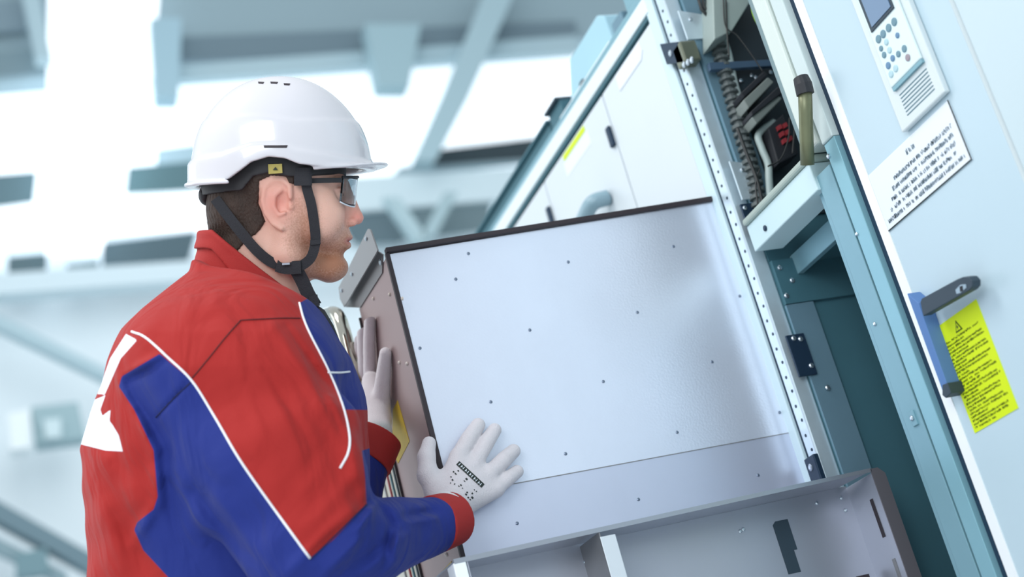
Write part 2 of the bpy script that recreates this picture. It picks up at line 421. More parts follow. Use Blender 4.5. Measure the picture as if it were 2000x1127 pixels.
# side panel facings (plates on the inner left side)
MB().box(0.0605, 0.066, YR + 0.03, 0.672, FLOOR, 0.285).build('lower_flange', M['zincd'], ob)
MB().box(0.0605, 0.068, YR + 0.03, 0.80, 0.286, 0.365).build('cross_plate', M['teal'], ob)
MB().box(0.0605, 0.068, YR + 0.03, 0.664, 0.44, 1.0).build('upper_plate', M['zincd'], ob)
MB().box(0.050, 0.32, YB - 0.01, YB, FLOOR, ZTO).build('back_panel', M['teal'], ob)
for z0, z1 in ((0.792, 0.852), (0.478, 0.552)):
    MB().prism([(0.0685, YR + 0.012, z0), (0.0685, YR + 0.012, z1), (0.0685, 0.650, z1 - 0.012), (0.0685, 0.650, z0)], (0.004, 0, 0), 0.001).build('guide_plate', M['zinc'], ob)
    screw(0.0725, 0.62, z1 - 0.02, 0.004, 0, ob)
MB().box(0.0685, 0.073, YR + 0.005, 0.635, 0.418, 0.470).build('clip', M['navy'], ob)
screw(0.0735, 0.622, 0.432, 0.004, 0, ob); screw(0.0735, 0.600, 0.462, 0.004, 0, ob)
MB().box(0.066, 0.0705, YR + 0.008, 0.632, 0.16, 0.232, 0.001).build('hinge_plate', M['navy'], ob)
for y, z in ((0.622, 0.222), (0.625, 0.175), (0.610, 0.225), (0.642, 0.135), (0.625, 0.30), (0.645, 0.325), (0.630, 0.35)):
    screw(0.0705 if z > 0.15 and z < .25 else 0.068, y, z, 0.0045, 0, ob)
MB().box(0.030, 0.062, YR - 0.010, YR, -0.01, 0.035, 0.002).build('latch_block', M['navy'], ob)
screw(0.045, YR - 0.010, 0.018, 0.006, 1, ob)
# black hinge block across the jamb
hb = MB().prism([on(1288, 86, 1, YR - 0.012), on(1322, 82, 1, YR - 0.012), on(1336, 122, 1, YR - 0.012), on(1302, 126, 1, YR - 0.012)], (0, 0.010, 0), 0.001).build('hinge_block', M['navy'], ob)
q = on(1310, 104, 1, YR - 0.012); screw(q[0], q[1], q[2], 0.006, 1, ob)
MB().box(0.05, 0.082, YR - 0.012, YR + 0.02, 0.745, 0.785, 0.003).build('cam_lock', mat('brass_grey', (120, 124, 108), 0.35, metal=0.6), ob)
for a in range(3): screw(0.074 + 0.014 * a, YR - 0.012, 0.742 - 0.004 * a, 0.006, 1, ob)
MB().prism([on(x, y, 0, .088) for x, y in ((1384, 122), (1512, 116), (1514, 128), (1388, 136))], (-.01, 0, 0), .0008).build('stay_bar', mat('stay_steel', (74, 98, 122), .45, metal=.3), ob)
# channel below the electronics
MB().box(0.082, 0.305, YR - 0.004, YR + 0.05, 0.378, 0.424, 0.002).build('channel_beam', mat('channel_enamel', (200, 224, 228), 0.4, var=0.05), ob)
MB().box(0.082, 0.312, YR - 0.010, YR + 0.05, 0.4245, 0.436, 0.004).build('channel_lip', mat('lip_enamel', (166, 180, 172), 0.45), ob)
screw(0.135, YR - 0.004, 0.396, 0.005, 1, ob, M['navy'])
MB().box(0.0605, 0.30, 0.66, 0.672, 0.335, 0.37, 0.001).build('lower_rail', M['tealp'], ob)
MB().box(0.0605, 0.30, 0.672, 0.80, 0.355, 0.37).build('shelf_underside', M['teal'], ob)
# right posts
MB().box(0.284, 0.303, YR + 0.010, YR + 0.04, FLOOR, 0.40, 0.001).build('inner_post', M['tealp'], ob)
MB().box(0.3035, 0.345, YR + 0.002, YR + 0.04, FLOOR, 0.40, 0.001).build('post', M['tealp'], ob)
MB().box(0.3455, 0.349, YR + 0.010, YR + 0.04, FLOOR, ZTO).build('groove', M['teal'], ob)
MB().box(0.3495, 0.380, YR - 0.001, YR + 0.04, 0.43, ZTO, 0.002).build('swing_frame_rail', mat('pale_frame_enamel', (196, 210, 210), .4), ob)
MB().box(0.3495, 0.380, YR + 0.002, YR + 0.04, FLOOR, 0.4295, 0.001).build('outer_post', mat('outer_post_steel', (132, 178, 190), 0.4, metal=0.3), ob)
MB().box(0.3805, 0.3925, YR + 0.012, YR + 0.04, FLOOR, ZTO).build('seal', M['navy'], ob)  # dark strip standing in for the shadow in the door gap
MB().box(0.308, 0.3445, YR - 0.004, YR + 0.04, 0.4365, ZTO, 0.004).build('swing_frame_rail', M['cream'], ob)
MB().box(0.296, 0.3075, YR - 0.002, YR + 0.04, 0.4365, ZTO, 0.003).build('swing_frame_seal', mat('seal_grey', (118, 140, 144), 0.6), ob)
MB().box(0.323, 0.335, YR - 0.001, YR + 0.003, -0.012, 0.010, 0.001).build('fastener_plate', M['tealp'], ob)
screw(0.329, YR - 0.001, 0.0, 0.004, 1, ob); screw(0.352, YR + 0.002, 0.41, 0.004, 1, ob)
screw(0.318, YR + 0.002, 0.15, 0.003, 1, ob); screw(0.352, YR + 0.002, 0.28, 0.003, 1, ob)
# gas spring rod with black cap
a = on(1572, 172, 1, YR - 0.028); b = on(1577, 322, 1, YR - 0.028)
MB().tube([a, a + (b - a) * .33, a + (b - a) * .66, b], 0.0105, 16).build('support_rod', M['rod'], ob, smooth=True)
c = on(1566, 162, 1, YR - 0.03); MB().tube([on(1564, 152, 1, YR - .028), on(1569, 166, 1, YR - .028), on(1573, 184, 1, YR - .028)], [0.0115, 0.0135, 0.0135], 16).build('rod_cap', M['dark'], ob)
# wiring and devices behind the swing frame
XI = 0.075
def iw(px, py, x=XI): return on(px, py, 0, x)
pts = [iw(1402, 88), iw(1418, 150), iw(1435, 212), iw(1449, 265), iw(1465, 320), iw(1477, 370), iw(1484, 408)]
pp = smoothpath(pts, 40)
rr = []
arc = 0
for i, q in enumerate(pp):
    if i: arc += np.linalg.norm(q - pp[i - 1])
    rr.append(0.0115 + 0.0028 * math.copysign(1, math.sin(arc * 2 * math.pi / 0.0135)))
MB().tube(pp, rr, 14).build('corrugated_conduit', mat('conduit_grey', (84, 92, 92), 0.45), ob)
MB().tube(smoothpath([iw(1414, 78), iw(1424, 110), iw(1434, 160), iw(1446, 200), iw(1458, 235)]), 0.0065, 10).build('hose', M['sleeveg'], ob, smooth=True)
MB().tube(smoothpath([iw(1512, 238, .09), iw(1482, 262, .09), iw(1488, 290, .09), iw(1500, 320, .09), iw(1502, 350, .09), iw(1505, 392, .09)]), 0.0065, 10).build('hose', M['sleeveg'], ob, smooth=True)
def iblock(name, poly, m, x0=0.07, th=0.04, bev=0.002):
    return MB().prism([on(px, py, 0, x0 + th) for px, py in poly], (-th, 0, 0), bev).build(name, m, ob)
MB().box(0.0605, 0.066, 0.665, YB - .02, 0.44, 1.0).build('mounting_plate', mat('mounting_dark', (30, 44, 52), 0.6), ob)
iblock('terminal_cover', [(1392, -20), (1440, -40), (1480, -20), (1430, 60), (1395, 78)], mat('cover_grey', (150, 164, 160), 0.5), 0.07, 0.05)
iblock('fuse_carrier', [(1452, 195), (1500, 150), (1512, 160), (1462, 212)], mat('ceramic_grey', (122, 130, 126), 0.5), 0.07, 0.05)
iblock('fuse_carrier', [(1468, 228), (1516, 182), (1528, 192), (1478, 242)], MATS['ceramic_grey'], 0.07, 0.05)
iblock('contactor', [(1446, 182), (1492, 138), (1500, 146), (1454, 190)], M['dark'], 0.07, 0.05)
iblock('contactor', [(1466, 218), (1520, 168), (1532, 178), (1470, 226)], M['dark'], 0.07, 0.055)
iblock('relay', [(1500, 250), (1530, 222), (1560, 300), (1520, 320)], M['dark'], 0.07, 0.04)
for i in range(3):
    for j in range(2):
        x, y = 1518 + 5 * i + 11 * j, 246 + 13 * i - 4 * j
        iblock('terminal', [(x, y), (x + 7, y - 4), (x + 10, y + 4), (x + 3, y + 8)], M['red'], 0.11, 0.006, 0)
for x, y in ((1468, 148), (1476, 152), (1447, 158), (1505, 142)):
    q = iw(x, y, 0.068); screw(q[0], q[1], q[2], 0.004, 0, ob)
for pth, r in (([(1412, -10), (1417, 50), (1440, 70), (1470, 110), (1490, 140)], .0012), ([(1418, 0), (1420, 60), (1424, 110)], .0015), ([(1542, 230), (1540, 270), (1525, 310), (1500, 325)], .0015), ([(1480, 400), (1476, 360), (1484, 330)], .0015), ([(1530, 160), (1546, 190), (1552, 240), (1548, 300)], .002), ([(1440, 250), (1458, 300), (1478, 350), (1490, 400)], .003)):
    MB().tube(smoothpath([iw(x, y, 0.125) for x, y in pth]), r, 6).build('cable', M['hose'], ob, smooth=True)
MB().tube(smoothpath([iw(1467, -20, 0.16), iw(1469, 12, 0.16), iw(1476, 36, 0.16), iw(1490, 60, .16)]), 0.003, 8).build('earth_wire', M['green'], ob, smooth=True)
for k_ in range(5):
    MB().tube([iw(1362 + 8 * k_, -10, 0.09), iw(1370 + 6 * k_, 18 - 2 * k_, 0.09), iw(1385 + 5 * k_, 34 - 8 * k_, 0.09)], 0.003, 8).build('cable', M['hose'], ob, smooth=True)

# ------------------------------------------------------------------ right cabinets
rcab = thing('control_cabinet', 'pale blue cabinet with control panel, white notice, swing handle and yellow warning label', 'cabinet', (0.55, YB, FLOOR))
MB().box(0.397, 0.716, YR + 0.022, YB, FLOOR, ZTO).build('body', M['tealp'], rcab)
MB().box(0.428, 0.712, YR, YR + 0.0215, FLOOR + .05, ZTO).build('door', M['doorb'], rcab)
MB().prism([(0.395, YR + 0.020, FLOOR + .05), (0.395, YR + 0.012, FLOOR + .05), (0.402, YR + 0.003, FLOOR + .05), (0.4275, YR - 0.0015, FLOOR + .05), (0.4275, YR + 0.020, FLOOR + .05)], (0, 0, ZTO - FLOOR - .05)).build('door_edge', M['edge'], rcab)  # whiter than the door: the light it catches is put into its colour
MB().prism([(0.7122, YR, FLOOR + .05), (0.7155, YR + 0.006, FLOOR + .05), (0.7155, YR + 0.02, FLOOR + .05), (0.7122, YR + 0.02, FLOOR + .05)], (0, 0, ZTO - FLOOR - .05)).build('door_bead', M['white'], rcab)
# control panel
cp = MB().prism([(0.556, YR - 0.022, 0.336), (0.666, YR - 0.022, 0.336), (0.672, YR, 0.330), (0.672, YR, 0.75), (0.550, YR, 0.75), (0.550, YR, 0.330)][:2] + [(0.666, YR - 0.022, 0.75), (0.556, YR - 0.022, 0.75)], (0, 0.0095, 0), 0.002).build('control_panel', M['white'], rcab)
cp.location = (-0.014, 0.012, 0.0082)
YP = YR - 0.022
MB().box(0.574, 0.652, YP - 0.005, YP, 0.396, 0.62, 0.002).build('keypad', mat('keypad_plastic', (214, 230, 232), 0.4), cp)
YK = YP - 0.005
MB().box(0.580, 0.642, YK - 0.002, YK, 0.482, 0.545, 0.001).build('display_bezel', M['slate'], cp)
MB().box(0.587, 0.638, YK - 0.003, YK - 0.002, 0.487, 0.54).build('display', M['screen'], cp)
for x, z, r, m in [(0.588, .467, .0058, 's'), (0.601, .467, .0058, 's'), (0.616, .467, .0058, 's'), (0.631, .467, .0058, 's'), (0.627, .448, .004, 'b'), (0.630, .425, .005, 's'), (0.630, .411, .005, 'r'),
                   (0.586, .453, .004, 's'), (0.587, .442, .0045, 's'), (0.587, .425, .005, 'b'), (0.586, .412, .005, 'g'), (0.601, .428, .0045, 'b'), (0.615, .426, .0045, 's'), (0.601, .454, .0045, 'g'), (0.601, .441, .0045, 'g'), (0.599, .413, .005, 'g')]:
    mm = {'s': mat('key_grey', (104, 138, 152), .5), 'b': mat('key_blue', (96, 132, 164), .5), 'r': mat('key_rose', (150, 138, 146), .5), 'g': mat('key_pale', (172, 202, 210), .5)}[m]
    MB().tube([(x, YK, z), (x, YK - 0.0012, z), (x, YK - 0.0018, z)], [r, r, r * .7], 14).build('button', mm, cp)
MB().box(0.576, 0.652, YP - 0.0045, YP, 0.390, 0.3955).build('ledge', M['tealp'], cp)  # thin shadow below the keypad, built as a darker strip
for i in range(7):
    MB().box(0.580, 0.650, YP - 0.0006, YP + 0.001, 0.3805 - i * 0.0052, 0.3820 - i * 0.0052).build('vent_slot', M['inkb'], cp)
# notice plate: heading and five illegible lines
def strokes(mb, x0, x1, z, h, y, dens=0.8, s=None):
    x = x0; r = s or random
    while x < x1:
        w = r.uniform(0.0012, 0.0026)
        if r.random() < dens:
            k = r.random()
            mb.box(x, x + 0.0007, y, y + 0.0004, z + r.uniform(0, h * .3), z + h * r.uniform(.7, 1))
            if k < .6: mb.box(x, x + w, y, y + 0.0004, z + h * r.choice((0, .45, .85)), z + h * r.choice((.15, .6, 1)) + .0001)
            if k > .4: mb.box(x + w - .0006, x + w, y, y + 0.0004, z, z + h * r.uniform(.4, .9))
        x += w + 0.0008
sg = MB().box(0.428, 0.642, YR - 0.0015, YR, 0.248, 0.337, 0.0004).build('notice_plate', M['paper'], rcab)
t_ = MB(); strokes(t_, 0.525, 0.547, 0.318, 0.0085, YR - 0.0021)
for i, (a, b) in enumerate(((0.478, 0.630), (0.470, 0.625), (0.460, 0.625), (0.450, 0.620), (0.436, 0.632))):
    strokes(t_, a, b, 0.302 - i * 0.0115, 0.0065, YR - 0.0021, .82)
t_.build('printed_text', mat('faded_ink', (112, 130, 142), .7), sg)
fr = MB(); fr.box(0.428, 0.642, YR - 0.002, YR - .0014, 0.2475, 0.2492); fr.box(0.6405, 0.6425, YR - 0.002, YR - .0014, 0.248, 0.337); fr.build('plate_outline', M['ink'], sg)
# yellow label
yl = MB().box(0.4485, 0.549, YR - 0.001, YR, -0.064, 0.089).build('warning_label', M['yellow'], rcab)
t_ = MB()
tz = 0.066
t_.prism([(0.487, YR - .0016, tz), (0.503, YR - .0016, tz), (0.495, YR - .0016, tz + .0155)], (0, .0006, 0))
t_.build('warning_triangle', M['inkg'], yl)
MB().prism([(0.490, YR - .0020, tz + .0018), (0.500, YR - .0020, tz + .0018), (0.495, YR - .0020, tz + .0115)], (0, .0004, 0)).build('triangle_field', M['yellow'], yl)
MB().prism([(0.4955, YR - .0024, tz + .009), (0.493, YR - .0024, tz + .0055), (0.495, YR - .0024, tz + .0055), (0.494, YR - .0024, tz + .002), (0.4972, YR - .0024, tz + .0065), (0.4955, YR - .0024, tz + .0065)], (0, .0004, 0)).build('bolt_symbol', M['ink'], yl)
t_ = MB(); z = 0.060; i = 0; r2 = random.Random(3)
while z > -0.060:
    if i % 3 == 1: a, b = 0.454, 0.454 + r2.uniform(.03, .05)
    else: a, b = 0.454, 0.543 - r2.uniform(0, .012)
    strokes(t_, a, b, z, 0.0030, YR - 0.0014, .95, r2)
    z -= 0.0048; i += 1
t_.build('printed_text', M['inkg'], yl)
# swing handle
hd = MB()
hp = [(1797, 590), (1800, 583), (1868, 546), (1880, 541), (1892, 541), (1899, 549), (1899, 560), (1893, 567), (1803, 618)]
hd.prism([on(x, y, 1, YR - 0.030) for x, y in hp], (0, 0.014, 0), 0.0012)
hh = hd.build('swing_handle', M['slate'], rcab)
MB().prism([on(x, y, 1, YR - 0.0305) for x, y in [(1866, 566), (1876, 556), (1886, 555), (1887, 562), (1876, 572), (1868, 574)]], (0, 0.002, 0)).build('key_window', mat('key_steel', (150, 170, 182), .4, metal=.3), hh)
MB().prism([on(x, y, 1, YR - 0.0312) for x, y in [(1874, 560), (1879, 558), (1880, 568), (1875, 570)]], (0, 0.002, 0)).build('key_slot', M['dark'], hh)
MB().prism([on(x, y, 1, YR - 0.022) for x, y in [(1771, 573), (1794, 592), (1804, 622), (1852, 758), (1842, 768)]], (0, 0.022, 0), 0.001).build('handle_base', M['bluest'], rcab)
MB().prism([on(x, y, 1, YR - 0.024) for x, y in [(1840, 752), (1850, 748), (1857, 768), (1847, 778), (1840, 772)]], (0, 0.024, 0), 0.001).build('handle_foot', M['slate'], rcab)
r2c = thing('side_cabinet', 'pale blue cabinet door at the right edge beyond the vertical seam', 'cabinet', (0.95, YB, FLOOR))
MB().box(0.7185, 1.15, YR + 0.022, YB, FLOOR, ZTO).build('body', M['tealp'], r2c)
MB().box(0.7195, 1.148, YR, YR + 0.0215, FLOOR + .05, ZTO, 0.002).build('door', mat('far_right_enamel', (190, 207, 213), .35), r2c)

# ------------------------------------------------------------------ pulled-out module
md = thing('drive_module', 'large pulled-out sheet steel module with open tray below, held by the worker', 'equipment module', (0, 0.3, -0.3))
T = 0.002
MB().prism([(0, 0.0, 0.0885), (0, 0.588, 0.0905), (0, 0.588, 0.512), (0, 0.0, 0.486)], (-T, 0, 0)).build('side_sheet', M['alu'], md)
MB().prism([(0.0, 0.0, -0.036), (0.0, 0.588, -0.03), (0.0, 0.590, 0.0893), (0.0, 0.0, 0.0872)], (-T, 0, 0)).build('lower_sheet', mat('lower_sheet_steel', (206, 212, 230), 0.36, metal=0.55, var=0.05, vscale=8), md)
MB().prism([(0.0006, 0.09, 0.0874), (0.0006, 0.588, 0.0893), (0.0006, 0.588, 0.0905), (0.0006, 0.09, 0.0888)], (-0.001, 0, 0)).build('sheet_seam', M['brack'], md)
gz = lambda y: 0.486 + 0.044 * y
MB().prism([(0.006, -0.004, gz(0) + .002), (0.006, 0.592, gz(.592)), (0.006, 0.592, gz(.592) + 0.009), (0.006, -0.004, gz(0) + 0.010)], (-0.012, 0, 0), 0.001).build('top_gasket', M['gask'], md)
MB().box(-0.003, 0.003, -0.006, 0.001, -0.06, 0.487).build('edge_gasket', M['gask'], md)
for y, z in [(0.295, .435), (0.389, .332), (0.098, .430), (0.490, .439), (0.582, .335), (0.197, .328), (0.012, .324), (0.493, .229), (0.295, .225), (0.102, .221), (0.394, .123), (0.199, .120), (0.584, .126), (.130, .471), (0.296, .029), (0.510, .031), (.093, .028)]:
    screw(0.0, y, z, 0.0026, 0, md, mat('rivet_steel', (120, 132, 150), .35, metal=.7), 'rivet', 0.0016)
# tray (open towards the viewer)
TX, TY, TZ = 0.07, -0.0466, -0.014           # the tray stands proud of the side sheet
x0 = TX; x1 = TX + 0.08; zt0 = -0.021 + TZ; zt1 = -0.016 + TZ
ZB = -0.55
YE = 0.660 + TY; YS = -0.002 + TY
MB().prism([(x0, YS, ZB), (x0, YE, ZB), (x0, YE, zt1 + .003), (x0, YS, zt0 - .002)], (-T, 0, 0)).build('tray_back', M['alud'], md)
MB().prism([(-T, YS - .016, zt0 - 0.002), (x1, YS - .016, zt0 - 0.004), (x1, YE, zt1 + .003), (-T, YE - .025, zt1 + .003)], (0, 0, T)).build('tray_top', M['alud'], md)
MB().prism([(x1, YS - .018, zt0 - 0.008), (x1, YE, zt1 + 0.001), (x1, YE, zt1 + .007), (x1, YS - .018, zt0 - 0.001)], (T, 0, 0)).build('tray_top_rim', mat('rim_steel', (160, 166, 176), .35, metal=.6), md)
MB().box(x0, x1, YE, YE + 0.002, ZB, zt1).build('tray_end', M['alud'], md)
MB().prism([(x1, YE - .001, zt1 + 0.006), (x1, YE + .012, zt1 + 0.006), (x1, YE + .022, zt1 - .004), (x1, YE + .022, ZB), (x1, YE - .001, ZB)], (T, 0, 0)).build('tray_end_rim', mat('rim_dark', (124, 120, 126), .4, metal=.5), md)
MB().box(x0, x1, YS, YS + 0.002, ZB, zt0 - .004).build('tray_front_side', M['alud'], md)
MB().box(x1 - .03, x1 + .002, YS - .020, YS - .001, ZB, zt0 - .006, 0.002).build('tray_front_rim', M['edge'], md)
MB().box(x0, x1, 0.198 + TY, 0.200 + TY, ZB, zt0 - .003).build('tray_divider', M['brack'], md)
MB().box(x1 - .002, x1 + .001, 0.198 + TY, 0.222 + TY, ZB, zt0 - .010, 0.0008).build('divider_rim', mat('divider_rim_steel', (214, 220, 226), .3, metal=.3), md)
def cut(y0, y1, z0, z1, m_='slate'): return MB().box(x0 - .0005, x0 + 0.0006, y0 + TY, y1 + TY, z0 + TZ, z1 + TZ).build('cutout', M[m_], md)
MB().prism([(x0, y + TY, z + TZ) for y, z in ((.514, -.05), (.520, -.045), (.542, -.045), (.542, -.093), (.536, -.093), (.536, -.127), (.514, -.127))], (0.0006, 0, 0)).build('cutout', M['slate'], md)
MB().box(x0 + .052, x0 + .060, YE - 0.0010, YE - .0004, -0.125, -0.065).build('cutout', M['gask'], md)
MB().box(x0 + .056, x0 + .064, YE - 0.0010, YE - .0004, -0.215, -0.16).build('cutout', M['brack'], md)
cut(0.625, 0.648, -0.19, -0.152, 'gask'); cut(0.590, 0.618, -0.185, -0.158, 'brack')
MB().box(x0 + 0.0002, x0 + 0.0008, 0.145 + TY, 0.165 + TY, -0.09 + TZ, -0.07 + TZ).build('blue_sticker', mat('blue_sticker', (140, 168, 214), .5), md)
for y, z in ((0.463, -.047), (0.457, -.049), (0.06, -.07), (.60, -.03), (.645, -.03), (.645, -.05), (.20, -.047)):
    screw(x0, y + TY, z + TZ, 0.003, 0, md)
# front face and top bracket
MB().box(-0.218, -0.0035, -0.002, 0.0, ZB, 0.486).build('front_panel', M['pink'], md)
MB().box(-0.218, -0.216, 0.0002, 0.30, ZB, 0.484).build('inner_side', M['brack'], md)
MB().box(-0.222, -0.2182, -0.006, 0.0, ZB, 0.47).build('edge_gasket', M['gask'], md)
YF = -0.004
MB().prism([on(x, y, 1, YF) for x, y in [(747, 497), (746, 533), (703, 601), (676, 600), (668, 592), (735, 489)]], (0, 0.002, 0)).build('bracket_web', mat('bracket_dark', (112, 110, 112), .45, metal=.4), md)
bq = [(718, 447), (723, 449), (737, 489), (733, 497), (672, 600), (664, 585), (661, 562)]
lean = lambda x, y: on(x, y, 1, YF - 0.012)
MB().prism([lean(x, y) for x, y in bq], (0, 0.0025, 0), 0.0004).build('bracket_flange', M['brack'], md)
for x, y in ((716, 466), (688, 535), (668, 567)):
    q = lean(x, y); screw(q[0], q[1], q[2], 0.004, 1, md)
q = on(744, 512, 1, YF); screw(q[0], q[1], q[2], 0.005, 1, md)
for x, y in ((762, 575), (787, 583), (796, 710), (781, 708), (730, 583), (873, 1083)):
    q = on(x, y, 1, -0.002); screw(q[0], q[1], q[2], 0.003, 1, md, mat('rivet_pale', (205, 196, 188), .5))
wl = MB().prism([on(x, y, 1, -0.0022) for x, y in [(768, 800), (777, 782), (800, 862), (778, 905), (766, 880)]], (0, -0.0006, 0)).build('ochre_label', M['yellowd'], md)
MB().prism([on(x, y, 1, -0.0022) for x, y in [(862, 1118), (882, 1096), (884, 1112), (872, 1140), (858, 1145)]], (0, -0.0006, 0)).build('ochre_label', M['yellowd'], md)

# ------------------------------------------------------------------ lifting trolley behind the module
lt = thing('lift_trolley', 'beige lifting trolley mast with chrome push handle behind the module front', 'trolley', (-0.32, 0.05, FLOOR))
MB().box(-0.42, -0.2235, 0.004, 0.12, FLOOR + .12, 0.30, 0.004).build('mast', M['mast'], lt)
for x, m_ in ((-0.262, M['slate']), (-0.285, M['teal']), (-0.305, M['red']), (-0.335, M['brack'])):
    MB().box(x, x + 0.005, 0.0015, 0.0045, FLOOR + .15, 0.28).build('stripe', m_, lt)
hpts = [(622, 650), (630, 622), (646, 612), (660, 618), (672, 650), (682, 690), (692, 728), (698, 752)]
MB().tube(smoothpath([on(x, y, 1, -0.03) for x, y in hpts], 8), 0.0125, 18).build('push_handle', M['chrome'], lt, smooth=True, label='chrome tube handle')
q = on(698, 752, 1, -0.03); MB().tube([q, (q[0] - .06, 0.003, q[2])], 0.0105, 16).build('handle_stay', M['chrome'], lt, smooth=True)
bm_ = MB(); bm_.box(-0.46, -0.18, -0.05, 0.56, FLOOR + .08, FLOOR + .12, .005); bm_.build('base', M['mast'], lt)
for x in (-0.42, -0.22):
    for y in (0.0, 0.50):
        MB().tube([(x - .015, y, FLOOR + .04), (x + .015, y, FLOOR + .04)], 0.04, 20).build('wheel', M['dark'], lt)
# ledge carrying the module
MB().box(-0.216, 0.05, 0.02, 0.60, ZB - 0.03, ZB - 0.001, .002).build('lift_table', M['mast'], lt)
MB().box(-0.30, -0.15, 0.05, 0.50, FLOOR + .12, ZB - 0.031, .004).build('lift_column', M['brack'], lt)
#PERSON
# ------------------------------------------------------------------ the worker
DH = 2.27; SH = DH / F                          # head depth, metres per pixel there
def H(u, v, w=0.0):                             # head frame: w pixels towards the camera
    return K(u, v, DH - w * SH)
def W2(V): return to_world(V)
def px_of(V):                                   # camera-space verts -> pixels
    return 1000 + F * V[:, 0] / -V[:, 2], 563.5 - F * V[:, 1] / -V[:, 2]
def cam_mesh(name, G, Fv, m, parent=None, attrs=None, it=1, label=None):
    V, Q = nets(G, Fv)
    at = None
    if attrs: at = {k: (lambda fn: (lambda Vw: fn(to_cam(Vw))))(fn) for k, fn in attrs.items()}
    return mesh_obj(name, to_world(V), Q, m, parent, at, it, label)
def hbox(u0, u1, v0, v1, w0, w1, h):            # grid around pixel extents at head depth
    a = np.array([H(u, v, w) for u in (u0, u1) for v in (v0, v1) for w in (w0, w1)])
    return Grid(a.min(0), a.max(0), h)

def attr_mat(name, base, layers, rough=0.85, sheen=0.0, bump=0.0, bscale=900, var=0.08, vscale=12, soft=1.0, weave=False, sss=0.0, spec=0.5, crumple=0.0):
    """layers: list of (attribute, rgb, softness px)"""
    m = bpy.data.materials.new(name); m.use_nodes = True; nt = m.node_tree; b = nt.nodes['Principled BSDF']
    b.inputs['Roughness'].default_value = rough; b.inputs['Sheen Weight'].default_value = sheen
    b.inputs['Specular IOR Level'].default_value = spec
    rgb = nt.nodes.new('ShaderNodeRGB'); rgb.outputs[0].default_value = (*lin(base), 1); cur = rgb.outputs[0]
    for an, c, so, mode in layers:
        a = nt.nodes.new('ShaderNodeAttribute'); a.attribute_name = an
        mr = nt.nodes.new('ShaderNodeMapRange'); mr.inputs[1].default_value = -so; mr.inputs[2].default_value = so
        src = a.outputs['Fac']
        if mode:                                # hair-like breakup of the edge
            n = nt.nodes.new('ShaderNodeTexNoise'); n.inputs['Scale'].default_value = 420; n.inputs['Detail'].default_value = 4
            tc = nt.nodes.new('ShaderNodeTexCoord'); nt.links.new(tc.outputs['Object'], n.inputs['Vector'])
            mm = nt.nodes.new('ShaderNodeMath'); mm.operation = 'MULTIPLY_ADD'; mm.inputs[1].default_value = mode; mm.inputs[2].default_value = -mode / 2
            nt.links.new(n.outputs[0], mm.inputs[0])
            ad = nt.nodes.new('ShaderNodeMath'); nt.links.new(mm.outputs[0], ad.inputs[0]); nt.links.new(src, ad.inputs[1]); src = ad.outputs[0]
        nt.links.new(src, mr.inputs[0])
        mx = nt.nodes.new('ShaderNodeMix'); mx.data_type = 'RGBA'; mx.inputs[7].default_value = (*lin(c), 1)
        nt.links.new(mr.outputs[0], mx.inputs[0]); nt.links.new(cur, mx.inputs[6]); cur = mx.outputs[2]
    n = nt.nodes.new('ShaderNodeTexNoise'); n.inputs['Scale'].default_value = vscale; n.inputs['Detail'].default_value = 5
    tc = nt.nodes.new('ShaderNodeTexCoord'); nt.links.new(tc.outputs['Object'], n.inputs['Vector'])
    mr = nt.nodes.new('ShaderNodeMapRange'); mr.inputs[3].default_value = 1 - var; mr.inputs[4].default_value = 1 + var
    nt.links.new(n.outputs[0], mr.inputs[0])
    mx = nt.nodes.new('ShaderNodeMix'); mx.data_type = 'RGBA'; mx.blend_type = 'MULTIPLY'; mx.inputs[0].default_value = 1
    nt.links.new(cur, mx.inputs[6]); nt.links.new(mr.outputs[0], mx.inputs[7]); nt.links.new(mx.outputs[2], b.inputs['Base Color'])
    if bump:
        n2 = nt.nodes.new('ShaderNodeTexNoise'); n2.inputs['Scale'].default_value = bscale; n2.inputs['Detail'].default_value = 2
        nt.links.new(tc.outputs['Object'], n2.inputs['Vector'])
        bp = nt.nodes.new('ShaderNodeBump'); bp.inputs['Strength'].default_value = bump; bp.inputs['Distance'].default_value = 0.001
        nt.links.new(n2.outputs[0], bp.inputs['Height']); nt.links.new(bp.outputs[0], b.inputs['Normal'])
        if crumple:
            mp = nt.nodes.new('ShaderNodeMapping'); mp.inputs['Rotation'].default_value = (0.5, 0.6, 0.3); mp.inputs['Scale'].default_value = (1.6, 1.0, 0.55)
            nt.links.new(tc.outputs['Object'], mp.inputs[0])
            n3 = nt.nodes.new('ShaderNodeTexNoise'); n3.inputs['Scale'].default_value = 11; n3.inputs['Detail'].default_value = 2.5; n3.inputs['Distortion'].default_value = 0.9
            nt.links.new(mp.outputs[0], n3.inputs['Vector'])
            b3 = nt.nodes.new('ShaderNodeBump'); b3.inputs['Strength'].default_value = crumple; b3.inputs['Distance'].default_value = 0.03
            nt.links.new(n3.outputs[0], b3.inputs['Height']); nt.links.new(b3.outputs[0], bp.inputs['Normal'])
    if sss:
        b.inputs['Subsurface Weight'].default_value = sss; b.inputs['Subsurface Radius'].default_value = (0.012, 0.004, 0.002); b.inputs['Subsurface Scale'].default_value = 0.5
    return m

